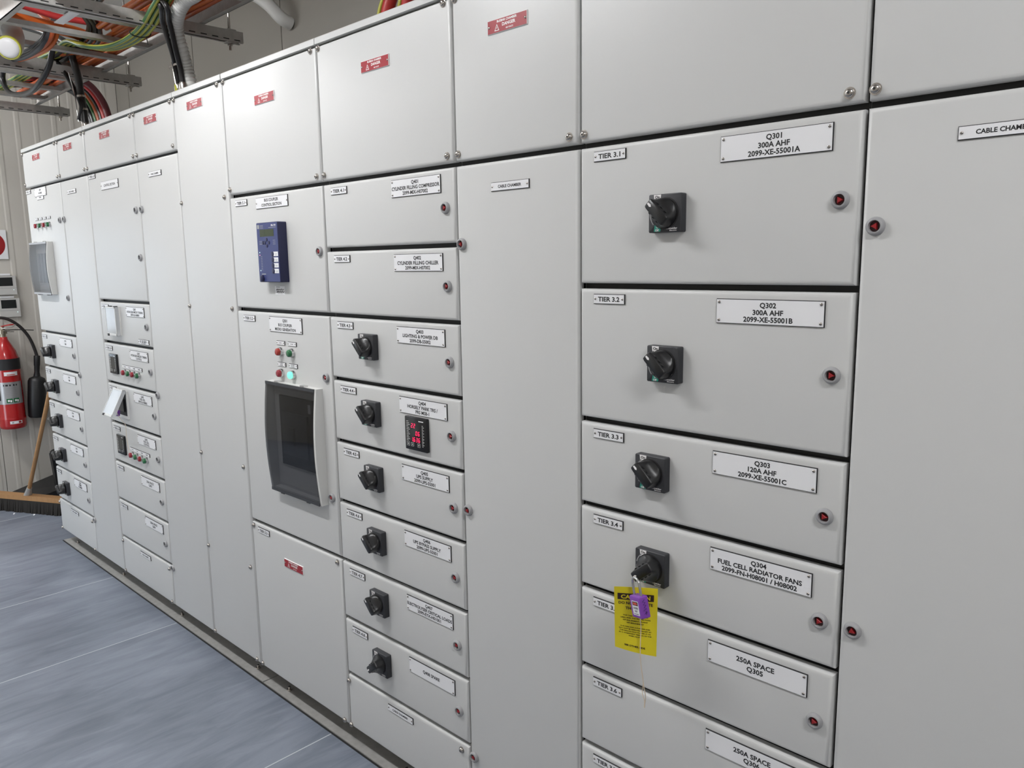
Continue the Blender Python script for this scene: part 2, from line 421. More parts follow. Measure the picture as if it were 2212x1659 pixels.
SEG = {'0':'abcdef','1':'bc','2':'abged','3':'abgcd','6':'afgecd','8':'abcdefg'}
def seven(mb, ch, x, z, h, y, m):
    w = h*0.52; t = h*0.11; sl = lambda zz: 0.12*(zz)
    def seg(x0,z0,x1,z1):
        return mb.poly([(x+x0+sl(z0),z+z0),(x+x1+sl(z0),z+z0),(x+x1+sl(z1),z+z1),(x+x0+sl(z1),z+z1)], y, m)
    g = {'a':(t*.5,h-t,w-t*.5,h),'g':(t*.5,h/2-t/2,w-t*.5,h/2+t/2),'d':(t*.5,0,w-t*.5,t),'f':(0,h/2+t*.4,t,h-t*.5),'b':(w-t,h/2+t*.4,w,h-t*.5),'e':(0,t*.5,t,h/2-t*.4),'c':(w-t,t*.5,w,h/2-t*.4)}
    if ch == '.': mb.quad(x-t*1.2, x, z, z+t*1.2, y, m); return
    for c in SEG[ch]: seg(*g[c])
def m_meter(lit):
    mb = MB(); a = 0.048
    mb.rbox(-a, a, -a, a, 0, -0.009, 0.0015, meterm, 2, 0.003)
    y = -0.0093; ink = conduit
    for i in range(14): mb.quad(-0.041, -0.041+0.009+0.003*(i % 3), 0.033-i*0.0046, 0.0345-i*0.0046, y, ink)
    for i in range(15): mb.quad(0.027, 0.027+0.005+0.004*(i % 2), 0.026-i*0.0042, 0.0275-i*0.0042, y, ink)
    mb.quad(0.013, 0.034, 0.037, 0.0395, y, pwhite)
    for x in (-0.040, -0.022, 0.006):
        for (x0,x1,z0,z1) in ((x,x+.012,-.0365,-.0355),(x,x+.012,-.0265,-.0255),(x,x+.001,-.0365,-.0255),(x+.011,x+.012,-.0365,-.0255)): mb.quad(x0,x1,z0,z1,y,conduit)
        mb.quad(x+.004, x+.008, -.033, -.029, y, conduit)
    if lit:
        for s_, x, z in (('22', -0.020, 0.017), ('06', -0.001, -0.004), ('1.636', -0.021, -0.0225)):
            for ch in s_:
                seven(mb, ch, x, z, 0.0125, y-0.0003, digit); x += 0.0 if ch == '.' else 0.0105
    else:
        mb.quad(-0.026, 0.024, -0.022, 0.034, y, lcd if False else scrn)
    return mb.mesh('power_meter')
ME_MET, ME_METD = m_meter(True), m_meter(False)

# ------------------------------------------------------------------ switchboard sections
BZ = 0.075; DEPTH = 0.60; GX, GZ = 0.003, 0.006; DT = 0.020
def section(xl, w, label):
    s = thing('switchboard_cabinet', label, 'switchboard', (xl, 0, BZ), 'columns of the switchboard')
    mb = MB()
    g = 0.0005
    mb.box(g, w-g, 0.026, DEPTH, 0.004, 2.196, panel)
    mb.add([(g,0.0255,0.004),(w-g,0.0255,0.004),(w-g,0.0255,2.196),(g,0.0255,2.196)], [(0,1,2,3)], seal)
    mb.obj('body', s)
    x0, x1 = 0.0015 if abs(xl+1.6) > 0.01 else 0.006, w-0.0015
    pr = [(-0.003, 2.1995), (-0.003, 2.2150), (0.000, 2.2185), (0.020, 2.2165), (DEPTH-0.002, 2.2165), (DEPTH-0.002, 2.1985)]
    mb = MB(); k = len(pr); mb.add([(x0, y, z) for y, z in pr]+[(x1, y, z) for y, z in pr], [tuple(range(k-1, -1, -1)), tuple(range(k, 2*k))]+[(i, i+k, (i+1) % k+k, (i+1) % k) for i in range(k)][::1], panel)
    mb.f[-k:] = [f[::-1] for f in mb.f[-k:]]; mb.f[-k-2:-k] = [f[::-1] for f in mb.f[-k-2:-k]]
    mb.obj('top_cover', s)
    return s
def door(sec, w, z0, z1, name='compartment_door'):
    me = MB().rbox(GX, w-GX, GZ, z1-z0-GZ, DT, 0.0, 0.0090, panel, 5).mesh(name)
    return link(name, me, sec, (0, 0, z0))
def tri_bolt(mb, y):
    cx, cz, h = -0.032, -0.005, 0.0150
    o = [(cx, cz+h*0.62), (cx-h*0.52, cz-h*0.38), (cx+h*0.52, cz-h*0.38)]; i = [(cx+(x-cx)*0.70, cz+(z-cz)*0.70-0.0002) for x, z in o]
    for k in range(3):
        k2 = (k+1) % 3; mb.poly([o[k], o[k2], i[k2], i[k]], y, pwhite)
    mb.poly([(cx+0.0008, cz+0.0045), (cx-0.0014, cz-0.0004), (cx+0.0001, cz-0.0004), (cx-0.0006, cz-0.0040), (cx+0.0016, cz+0.0010), (cx+0.0001, cz+0.0010)], y, pwhite)
def danger(parent, x, z):
    put_plate(parent, 'danger_plate', 'danger', 0.126, 0.031, [('BUSBAR CHAMBER', 0.0052, 0.19), ('DANGER', 0.0072, 0.48, 0.006), ('400 VOLTS', 0.0034, 0.80, 0.008)], x, z, 2, face=red, edge=pwhite, ink=pwhite, extra=tri_bolt)
def cable_plate(parent, x, z): put_plate(parent, 'cable_chamber_plate', 'cc', 0.125, 0.021, [('CABLE CHAMBER', 0.0070, 0.5, 0, 0.076)], x, z, 2)
def tier(parent, t, x, z): put_plate(parent, 'tier_plate', 'TIER '+t, 0.083, 0.0215, [('TIER '+t, 0.0100, 0.5, 0, 0.057)], x, z, 2)
L3 = lambda a, b_, c: [(a, 0.0096, 0.225), (b_, 0.0096, 0.51), (c, 0.0096, 0.79)]
def big(parent, key, lines, x, z, w=0.210, h=0.047): put_plate(parent, 'name_plate', key, w, h, lines, x, z, 4)
def top_panel(sec, w, z0, label_x, z1=2.2, plate_z=None, corners=True):
    d = door(sec, w, z0, z1, 'busbar_panel'); h = z1-z0
    if corners:
        for x in (0.014, w-0.027):
            screw(d, x, 0.022); screw(d, x, h-0.014)
    if label_x is not None: danger(d, label_x, (plate_z or 2.0945)-z0)
    return d

# ---- far right cable chamber
s = section(0.6, 0.4, 'grey cable chamber column cut off by the right edge of the picture')
top_panel(s, 0.4, 1.8, None)
d = door(s, 0.4, 0.0, 1.8, 'cable_chamber_door'); cable_plate(d, 0.2015, 1.7375)
lock(d, 0.026, 1.604, PI); lock(d, 0.026, 0.894, 0.4)
# ---- column 3
s3 = section(0.0, 0.6, 'grey switchboard column of tiers 3.1 to 3.7 with large handles')
top_panel(s3, 0.6, 1.8, None)
rows3 = [('3.1', 1.5, 1.8, L3('Q301', '300A AHF', '2099-XE-55001A'), (0.2305, 1.6455, 45)),
         ('3.2', 1.2, 1.5, L3('Q302', '300A AHF', '2099-XE-55001B'), (0.2305, 1.3440, 45)),
         ('3.3', 1.0, 1.2, L3('Q303', '120A AHF', '2099-XE-55001C'), (0.2035, 1.1110, 45)),
         ('3.4', 0.8, 1.0, L3('Q304', 'FUEL CELL RADIATOR FANS', '2099-FN-H08001 / H08002'), (0.2065, 0.9020, 130)),
         ('3.5', 0.6, 0.8, [('250A SPACE', 0.0105, 0.37), ('Q305', 0.0105, 0.68)], None),
         ('3.6', 0.4, 0.6, [('250A SPACE', 0.0105, 0.37), ('Q306', 0.0105, 0.68)], None),
         ('3.7', 0.2, 0.4, [('250A SPACE', 0.0105, 0.37), ('Q307', 0.0105, 0.68)], None)]
for (t, z0, z1, ln, hd) in rows3:
    d = door(s3, 0.6, z0, z1); h = z1-z0
    tier(d, t, 0.0835, h-0.0275); big(d, 'Q'+t, ln, 0.4450, h-0.0440)
    lock(d, 0.5665, h/2 if h > 0.25 else h-0.107, 0.0)
    if hd: handle(d, hd[0], hd[1]-z0, hd[2])
door(s3, 0.6, 0.0, 0.2, 'bottom_panel')
# ---- column 4 cable chamber
s = section(-0.4, 0.4, 'narrow grey cable chamber column left of the padlocked handle column')
top_panel(s, 0.4, 1.8, 0.192)
d = door(s, 0.4, 0.0, 1.8, 'cable_chamber_door'); cable_plate(d, 0.1925, 1.7335)
lock(d, 0.021, 1.601, PI); lock(d, 0.021, 0.901, PI); lock(d, 0.021, 0.178, PI)
# ---- column 4
s4 = section(-1.0, 0.6, 'grey switchboard column of tiers 4.1 to 4.8 with red digital meter')
top_panel(s4, 0.6, 1.8, 0.289)
rows4 = [('4.1', L3('Q401', 'CYLINDER FILLING COMPRESSOR', '2099-MIX-H07002'), None), ('4.2', L3('Q402', 'CYLINDER FILLING CHILLER', '2099-MIX-H07002'), None),
         ('4.3', L3('Q403', 'LIGHTING & POWER DB', '2099-DB-55002'), 45), ('4.4', L3('Q404', 'HORSELY PARK TRS /', 'PRS MSB-1'), 45),
         ('4.5', L3('Q405', 'UPS SUPPLY', '2099-UPS-55001'), 45), ('4.6', L3('Q406', 'UPS BYPASS SUPPLY', '2099-UPS-55001'), 45),
         ('4.7', L3('Q407', 'ELECTROLYSER CRITICAL LOADS', '2099-EYX-H01001'), 45), ('4.8', [('Q408 SPARE', 0.0098, 0.5)], 128)]
for i, (t, ln, hd) in enumerate(rows4):
    z1 = 1.8-0.2*i; d = door(s4, 0.6, z1-0.2, z1)
    tier(d, t, 0.0885, 0.1715); big(d, 'Q'+t, ln, 0.4440, 0.1570, 0.206, 0.047)
    lock(d, 0.5625, 0.0945)
    if hd: handle(d, 0.2110, 0.1140, hd)
    if t == '4.4': link('power_meter', ME_MET, d, (0.4195, 0, 0.0805))
d = door(s4, 0.6, 0.0, 0.2, 'bottom_panel'); cable_plate(d, 0.2865, 0.1680)
for x in (0.010, 0.567):
    screw(d, x, 0.174); screw(d, x, 0.014)
# ---- column 5
s5 = section(-1.6, 0.6, 'grey switchboard column of tiers 5.1 to 5.3 with blue relay and smoked window')
top_panel(s5, 0.6, 1.8, 0.290)
d = door(s5, 0.6, 1.4, 1.8)
tier(d, '5.1', 0.0895, 0.3725); put_plate(d, 'name_plate', 'bus', 0.207, 0.037, [('BUS COUPLER', 0.0098, 0.28), ('CONTROL SECTION', 0.0098, 0.70)], 0.2965, 0.3635, 2)
lock(d, 0.569, 0.196)
# relay
rx0, rx1, rz0, rz1, RD = 0.240, 0.378, 0.100, 0.296, 0.032
mb = MB(); mb.rbox(rx0, rx1, rz0, rz1, 0, -RD, 0.002, navyd, 2, 0.004); mb.quad(rx0+0.002, rx1-0.003, rz0+0.002, rz1-0.002, -RD-0.0003, navy)
y = -RD-0.0006; mb.quad(rx0+0.006, rx0+0.020, rz1-0.020, rz1-0.007, y, ring)
for k in range(3): mb.quad(rx0+0.024, rx0+0.046, rz1-0.0105-k*0.0042, rz1-0.0092-k*0.0042, y, ring)
text(mb, 'SEL-751', rx1-0.026, rz1-0.0105, 0.0055, y, pwhite, width=0.030); mb.quad(rx1-0.058, rx1-0.010, rz1-0.0185, rz1-0.0170, y, ring)
for k in range(3): mb.quad(rx0+0.016, rx0+0.034, 0.2345-k*0.005, 0.2357-k*0.005, y, ring); 
for k in range(3): mb.quad(rx1-0.034, rx1-0.018, 0.2360-k*0.006, 0.2372-k*0.006, y, ring)
for k in range(9): mb.quad(rx0+0.020, rx0+0.029, 0.184-k*0.0055, 0.1853-k*0.0055, y, ring)
mb.quad(rx0+0.020, rx0+0.046, 0.1255, 0.1285, y, ring)
mb.obj('relay_body', d)
mb = MB(); mb.quad(rx0+0.022, rx1-0.026, 0.2500, 0.2735, -RD-0.0007, lcd); mb.obj('relay_screen', d)
bm_b = MB(); bm_b.lathe((0,0,0), (0,-1,0), [(0, 0.0062), (0.0016, 0.0058), (0.002, 0.004)], navyd, 12); me_b = bm_b.mesh('relay_key')
for (x, z) in ((0.304,0.2395),(0.304,0.2195),(0.292,0.2300),(0.318,0.2300),(0.280,0.2300)): link('relay_key', me_b, d, (x, -RD, z))
for k in range(4):
    z = 0.1925-0.0185*k
    mb = MB(); mb.box(rx1-0.036, rx1-0.006, -RD-0.0012, -RD, z-0.0072, z+0.0072, white); bars(mb, rx1-0.018, z, 0.014, 0.0022, -RD-0.0014, ring, 3); bars(mb, rx1-0.018, z-0.0036, 0.012, 0.0018, -RD-0.0014, ring, 2); mb.obj('relay_label', d)
    mb = MB(); mb.lathe((rx1-0.040, -RD, z), (0,-1,0), [(0, 0.0085), (0.0028, 0.0080), (0.0034, 0.006)], navyd, 14); mb.obj('relay_button', d)
for (z, m) in ((0.1985, ledw), (0.1895, ledr), (0.1385, ledw)):
    mb = MB(); mb.lathe((rx0+0.0135, -RD, z), (0,-1,0), [(0, 0.0022), (0.0008, 0.0018)], m, 10); mb.obj('indicator_light', d)
mb = MB(); mb.lathe((rx0+0.024, -RD, 0.113), (0,-1,0), [(0, 0.0115), (0.006, 0.0105), (0.008, 0.007)], navyd, 16); mb.lathe((rx0-0.001, -0.02, 0.116), (-1,0,0), [(0, 0.004), (0.004, 0.003)], steel, 10); mb.obj('port_cover', d)
mb = MB(); mb.box(0.2830, 0.3460, -0.0006, 0, 0.058, 0.086, white)
mb.quad(0.290, 0.315, 0.0815, 0.0840, -0.0008, ring); mb.quad(0.300, 0.330, 0.0600, 0.0615, -0.0008, ring)
sq = [(0.292,0.072),(0.296,0.077),(0.300,0.072),(0.304,0.077),(0.309,0.0725),(0.315,0.0765),(0.320,0.072),(0.327,0.077),(0.332,0.0725),(0.340,0.0765)]
mb.tube([(a, -0.0009, c) for a, c in sq], 0.0009, black, 5); mb.tube([(a+0.002, -0.0009, c-0.0075) for a, c in sq], 0.0009, black, 5)
mb.obj('test_sticker', d)
# tier 5.2
d = door(s5, 0.6, 0.6, 1.4)
tier(d, '5.2', 0.0930, 0.7705); big(d, 'Q501', L3('Q501', 'BUS COUPLER', 'MICRO GENERATION'), 0.3375, 0.7565, 0.210, 0.052)
lock(d, 0.569, 0.599); lock(d, 0.567, 0.202)
for (x, z, k, ln) in ((0.3000,0.694,'ra',1),(0.3735,0.694,'g',1),(0.2985,0.620,'rb',2),(0.3725,0.620,'t',2)):
    put_plate(d, 'lamp_plate', 'lp%d' % ln, 0.054, 0.0145, [('#0.020', 0.0022, 0.5)] if ln == 1 else [('#0.022', 0.0024, 0.33), ('#0.022', 0.0024, 0.68)], x, z+0.0000, 2)
    lamp(d, x-0.003, z-0.030, k)
def window(d, x0, x1, z0, z1, D, bulge, sheet, breaker):
    n = 10; zz = [z0+(z1-z0)*i/n for i in range(n+1)]; yy = [-(D+bulge*math.sin(PI*i/n)) for i in range(n+1)]
    mb = MB(); fw = 0.010
    for (a, b_) in ((x0, x0+fw), (x1-fw, x1)):        # curved cheeks
        prof0 = [(a, 0, z0)] + [(a, yy[i], zz[i]) for i in range(n+1)] + [(a, 0, z1)]
        prof1 = [(b_, p[1], p[2]) for p in prof0]; k = len(prof0)
        mb.add(prof0+prof1, [tuple(range(k)), tuple(range(2*k-1, k-1, -1))] + [(i, i+k, (i+1) % k+k, (i+1) % k) for i in range(k)], winf)
    mb.box(x0+fw, x1-fw, -D*0.9, 0, z0, z0+0.012, winf); mb.box(x0+fw, x1-fw, -D*0.9, 0, z1-0.012, z1, winf)
    mb.obj('window_frame', d)
    mb = MB()                                         # curved sheet, 2 mm thick
    xs = (x0+0.0005, x1-fw*0.9)
    vs = []; fs = []
    for i in range(n+1):
        for dy in (-0.0025, -0.0005): vs += [(xs[0], yy[i]+dy, zz[i]), (xs[1], yy[i]+dy, zz[i])]
    for i in range(n):
        a = i*4; fs += [(a, a+1, a+5, a+4), (a+2, a+6, a+7, a+3), (a, a+4, a+6, a+2), (a+1, a+3, a+7, a+5)]
    mb.add(vs, fs, sheet, True); mb.obj('window_cover', d)
    for zc_, yc_ in ((z0+0.004, yy[0]), (z1-0.004, yy[n])):
        MB().box(xs[0], xs[1], yc_-0.0045, yc_-0.0026, zc_-0.006, zc_+0.004, hbase if breaker else ring).obj('cover_rail', d)
    for fx in (0.22, 0.74):
        x = x0+(x1-x0)*fx
        MB().box(x-0.012, x+0.012, -D-0.002, -D*0.4, z1-0.004, z1+0.005, chrome if breaker else winf).obj('hinge', d)
        MB().box(x-0.010, x+0.010, -D-0.003, -D*0.3, z0-0.006, z0+0.004, hbase if breaker else seal).obj('cover_clip', d)
    mb = MB(); mb.box(x0+0.020, x1-0.022, -0.004, -0.001, z0+0.024, z1-0.024, winf)
    if breaker:
        mb.box(x0+0.060, x1-0.050, -0.012, -0.004, z0+0.10, z1-0.045, seal)
        mb.box(x0+0.085, x1-0.075, -0.020, -0.012, z0+0.14, z1-0.10, hbase)
        mb.box(x0+0.130, x0+0.165, -0.026, -0.020, z0+0.18, z0+0.24, hknob)
        mb.box(x1-0.075, x1-0.060, -0.0125, -0.012, z1-0.090, z1-0.060, ring)
    else:
        for k in range(4): mb.box(x0+0.06+k*0.05, x0+0.085+k*0.05, -0.012, -0.004, z0+0.06, z1-0.06, ring)
    mb.obj('breaker_face', d)
window(d, 0.224, 0.541, 0.172, 0.560, 0.024, 0.014, smoke, True)
# tier 5.3
d = door(s5, 0.6, 0.0, 0.6, 'busbar_panel'); tier(d, '5.3', 0.0930, 0.5735); danger(d, 0.2955, 0.4915)
for (x, z) in ((0.018, 0.582), (0.576, 0.582), (0.014, 0.018), (0.572, 0.014)): screw(d, x, z)
# ---- tall panel
s = section(-2.0, 0.4, 'tall grey column faced by one full height screwed panel')
d = door(s, 0.4, 0.0, 2.2, 'busbar_panel'); danger(d, 0.186, 2.148)
for z in (2.186, 1.80, 1.40, 0.80, 0.40, 0.018):
    screw(d, 0.368, z); screw(d, 0.011, z)
# ---- left group cable chamber
s = section(-2.4, 0.4, 'narrow grey cable chamber column right of the clear flip covers')
top_panel(s, 0.4, 2.0, 0.181, plate_z=2.148)
d = door(s, 0.4, 0.0, 2.0, 'cable_chamber_door'); cable_plate(d, 0.183, 1.934)
for z in (1.799, 0.995, 0.192): lock(d, 0.018, z, PI)
# ---- column 6
s6 = section(-3.0, 0.6, 'grey switchboard column of tiers 6.1 to 6.7 with clear flip covers')
top_panel(s6, 0.6, 2.0, 0.272, plate_z=2.148)
d = door(s6, 0.6, 1.4, 2.0); tier(d, '6.1', 0.0675, 0.5810); put_plate(d, 'name_plate', 'ctl', 0.210, 0.038, [('CONTROL SECTION', 0.0105, 0.5)], 0.2785, 0.5290, 2)
lock(d, 0.556, 0.400); lock(d, 0.560, 0.198)
rows6 = [('6.2', L3('Q601', 'HYDROGEN MICRO TURBINE', '2099-GU-H08001')), ('6.3', L3('Q601', 'HYDROGEN MICRO TURBINE', 'CONTROL')), ('6.4', L3('Q602', 'FUEL CELL', '2099-GU-H08002')),
         ('6.5', L3('Q602', 'FUEL CELL', 'CONTROL')), ('6.6', [('250A SPACE', 0.0105, 0.37), ('Q603', 0.0105, 0.68)]), ('6.7', [('250A SPACE', 0.0105, 0.37), ('Q604', 0.0105, 0.68)])]
lamp_x = (0.257, 0.312, 0.367, 0.423)
for i, (t, ln) in enumerate(rows6):
    z1 = 1.4-0.2*i; d = door(s6, 0.6, z1-0.2, z1)
    tier(d, t, 0.0785, 0.1715); big(d, 'Q'+t, ln, 0.4410, 0.1565, 0.208, 0.045); lock(d, 0.5605, 0.094)
    if t in ('6.3', '6.5'):
        link('power_meter', ME_METD, d, (0.1290, 0, 0.0980))
        put_plate(d, 'lamp_strip_plate', 'strip', 0.232, 0.0165, [('#0.030', 0.0030, 0.5, -0.085), ('#0.030', 0.0030, 0.5, -0.030), ('#0.024', 0.0050, 0.5, 0.028), ('#0.024', 0.0050, 0.5, 0.085)], 0.3470, 0.0935, 2)
        for x, k in zip(lamp_x, ('rb', 'g', 'rb', 'g')): lamp(d, x, 0.0660, k)
    if t in ('6.2', '6.4'):
        x0, x1, z0, z1_, D = 0.134, 0.258, 0.040, 0.175, 0.020
        mb = MB(); mb.box(x0, x1, -0.006, 0, z0, z1_, winf)
        mb.box(x0+0.012, x1-0.012, -0.0065, -0.006, z0+0.014, z1_-0.014, seal if t == '6.4' else hbase)
        if t == '6.2': mb.box(x0+0.035, x1-0.040, -0.015, -0.0065, z0+0.02, z1_-0.03, ring)
        else: mb.box(x0+0.03, x1-0.03, -0.014, -0.0065, z0+0.035, z1_-0.04, hknob)
        mb.obj('cover_base', d)
        for fx in (0.25, 0.80):
            x = x0+(x1-x0)*fx; MB().box(x-0.009, x+0.009, -0.018, -0.004, z1_-0.006, z1_+0.003, seal).obj('hinge', d)
        # flip cover: shallow tray, hinged on its top edge
        w, h = x1-x0, z1_-z0; cv = MB(); t_ = 0.0018
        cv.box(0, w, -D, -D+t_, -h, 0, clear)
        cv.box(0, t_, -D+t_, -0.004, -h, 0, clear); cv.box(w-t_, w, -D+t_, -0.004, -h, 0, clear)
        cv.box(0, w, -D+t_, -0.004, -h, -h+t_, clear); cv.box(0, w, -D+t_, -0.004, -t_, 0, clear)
        o = cv.obj('flip_cover', d, (x0, -0.003, z1_), (R(-27) if t == '6.4' else 0, 0, 0))
        fm = MB()                                      # thicker rim and catch
        for (a0, a1, c0, c1) in ((0, w, -h, -h+0.010), (0, w, -0.006, 0), (0, 0.004, -h, 0), (w-0.004, w, -h, 0)): fm.box(a0, a1, -D-0.0012, -D, c0, c1, winf)
        fm.box(w*0.12, w*0.26, -D-0.004, -D-0.001, -h-0.003, -h+0.008, seal)
        fm.obj('cover_rim', d, (x0, -0.003, z1_), (R(-27) if t == '6.4' else 0, 0, 0))
    if t == '6.2': put_plate(d, 'small_plate', 'sm62', 0.116, 0.022, [('#0.080', 0.0030, 0.25), ('#0.080', 0.0045, 0.52), ('#0.050', 0.0030, 0.78)], 0.5125, 0.0250, 2)
d = door(s6, 0.6, 0.0, 0.2, 'bottom_panel'); cable_plate(d, 0.300, 0.168)
for x in (0.012, 0.575): screw(d, x, 0.176); screw(d, x, 0.016)
# ---- far cable chamber
s = section(-3.4, 0.4, 'narrow grey cable chamber column beside the leftmost column of five handles')
top_panel(s, 0.4, 2.0, 0.169, plate_z=2.150)
d = door(s, 0.4, 0.0, 2.0, 'cable_chamber_door'); cable_plate(d, 0.166, 1.935)
for z in (1.806, 0.995, 0.195): lock(d, 0.012, z, PI)
# ---- column 7
s7 = section(-4.0, 0.6, 'leftmost grey switchboard column with five small black handles')
top_panel(s7, 0.6, 2.0, 0.258, plate_z=2.152)
d = door(s7, 0.6, 1.2, 2.0); tier(d, '7.1', 0.0565, 0.7810); put_plate(d, 'name_plate', 'q701', 0.200, 0.047, [('Q701', 0.0090, 0.27), ('INCOMER', 0.0090, 0.62)], 0.2690, 0.7680, 4)
put_plate(d, 'small_plate', 'q701b', 0.110, 0.022, [('#0.036', 0.0070, 0.45)], 0.2600, 0.7385, 0)
for x, k in zip((0.156, 0.228, 0.300, 0.372), ('rb', 'g', 'rb', 'g')):
    lamp(d, x, 0.590, k); put_plate(d, 'lamp_plate', 'lp2', 0.054, 0.0145, [], x-0.004, 0.6270, 2)
lock(d, 0.545, 0.605); lock(d, 0.550, 0.202)
window(d, 0.070, 0.380, 0.218, 0.500, 0.026, 0.012, pale, False)
for i in range(5):
    z1 = 1.2-0.2*i; d = door(s7, 0.6, z1-0.2, z1); tier(d, '7.%d' % (i+2), 0.0640, 0.1715)
    put_plate(d, 'name_plate', 'q70%d' % (i+2), 0.206, 0.045, [('Q70%d' % (i+2), 0.0090, 0.28), ('#0.026', 0.0090, 0.66)] if i < 4 else L3('Q706', '#0.040', '#0.060'), 0.4300, 0.1565, 4)
    handle(d, 0.1950, 0.0950, 45).scale.y = 1.22; lock(d, 0.5500, 0.0940)
d = door(s7, 0.6, 0.0, 0.2, 'bottom_panel'); cable_plate(d, 0.278, 0.166)
for x in (0.010, 0.565): screw(d, x, 0.175); screw(d, x, 0.014)

# ---- plinth channels under the board
for i, (a, b_) in enumerate(((-4.0, -1.603), (-1.597, 1.0))):
    p = thing('base_channel', ['galvanised steel base channel under the left part of the switchboard', 'galvanised steel base channel under the right part of the switchboard'][i], 'plinth', (a, 0, 0))
    w = b_-a
    MB().box(0, w, 0.002, 0.075, 0.001, 0.007, galv).obj('foot_flange', p)
    MB().box(0, w, 0.070, 0.076, 0.007, 0.070, inner).obj('web', p)  # recess shade painted in: galvanised web given a dark grey
    MB().box(0, w, 0.030, 0.110, 0.070, 0.0745, inner).obj('head_flange', p)  # same painted recess shade as the web
    MB().box(0, w, 0.530, 0.590, 0.001, 0.0745, galv).obj('rear_rail', p)
    k = 0
    x = 0.13
    while x < w:
        mb = MB(); mb.lathe((x, 0.040, 0.007), (0,0,1), [(0, 0.010), (0.006, 0.010)], steel, 6, smooth=False); mb.lathe((x, 0.040, 0.013), (0,0,1), [(0, 0.005), (0.010, 0.005)], steel, 10); mb.obj('anchor_bolt', p); x += 0.72
mb = MB(); mb.box(-4.01, 1.0, -0.004, 0.0015, 0.0005, 0.0030, seal); tag(mb.obj('sealant_strip'), 'black sealant line where the base channel meets the floor', 'sealant')
# ---- things hanging on tier 3.4 and tier 6.4
def caution_tag():
    t = thing('caution_tag', 'yellow caution tag hanging from the locked off handle', 'tag', (0.207, -0.08, 0.955))
    P = [Vector(v) for v in ((0.171,-0.093,0.951), (0.251,-0.050,0.955), (0.252,-0.058,0.806), (0.164,-0.083,0.808))]
    O = Vector((0.207, -0.08, 0.955)); nu, nv = 10, 12
    def pt(u, v):
        a = P[0].lerp(P[1], u); b_ = P[3].lerp(P[2], u); q = a.lerp(b_, v)
        return q - O + Vector((0.3, -1, 0))*0.004*math.sin(PI*u)*(0.4+0.6*v) + Vector((0, -1, 0))*0.004*(1-v)*(2*u-1)**2
    mb = MB(); vs = []
    for j in range(nv+1):
        for i in range(nu+1): vs.append(pt(i/nu, j/nv))
    n0 = len(vs); vs += [v + Vector((0, 0.0007, 0)) for v in vs]; fs = []
    for j in range(nv):
        for i in range(nu):
            a = j*(nu+1)+i; fs.append((a, a+nu+1, a+nu+2, a+1)); fs.append((a+n0, a+1+n0, a+nu+2+n0, a+nu+1+n0))
    for i in range(nu): fs.append((i, i+1, i+1+n0, i+n0)); a = nv*(nu+1)+i; fs.append((a, a+n0, a+1+n0, a+1))
    for j in range(nv): a = j*(nu+1); fs.append((a, a+n0, a+nu+1+n0, a+nu+1)); a += nu; fs.append((a, a+nu+1, a+nu+1+n0, a+n0))
    mb.add(vs, fs, yel, True); mb.obj('card', t)
    # print, laid on the card in card units (82 x 150 mm)
    pr = MB(); Wc, Hc = 0.088, 0.147
    pr.quad(-0.037, 0.037, 0.0445, 0.0590, 0, brown)
    tx = lambda s_, x, z, c, w: text(pr, s_, x, z, c, 0, brown, width=w)
    tx('DO NOT OPERATE', 0, 0.0370, 0.0062, 0.070); tx('THIS UNIT', 0, 0.0255, 0.0062, 0.042)
    for z, s_, w in ((0.0085, 'THIS TAG MUST ONLY BE', 0.052), (0.0030, 'USED FOR THE PROTECTION', 0.062), (-0.0025, 'OF EQUIPMENT, PLANT', 0.052), (-0.0080, 'OR MACHINERY', 0.036),
                     (-0.0175, 'IT IS HERE FOR A PURPOSE AND', 0.062), (-0.0225, 'MAY NOT BE REMOVED EXCEPT BY', 0.068), (-0.0275, 'THE PERSON WHO PLACED IT OR', 0.066), (-0.0325, 'BY A COMPETENT PERSON OF THE', 0.068), (-0.0375, 'SAME CRAFT', 0.026)):
        tx(s_, 0, z, 0.0026 if z > -0.01 else 0.0022, w)
    tx('SEE OTHER SIDE', 0, -0.0600, 0.0038, 0.044)
    k = len(pr.v)
    text(pr, 'CAUTION', 0, 0.0517, 0.0090, -0.5, yel, width=0.060)
    def wrap(v, lift):
        q = pt(0.5+v[0]/Wc, 0.5-v[2]/Hc); return (q.x-0.0002, q.y-lift, q.z)
    pr.v = [wrap(v, 0.0016 if i >= k else 0.0008) for i, v in enumerate(pr.v)]
    pr.obj('lettering', t)
    return t
caution_tag()
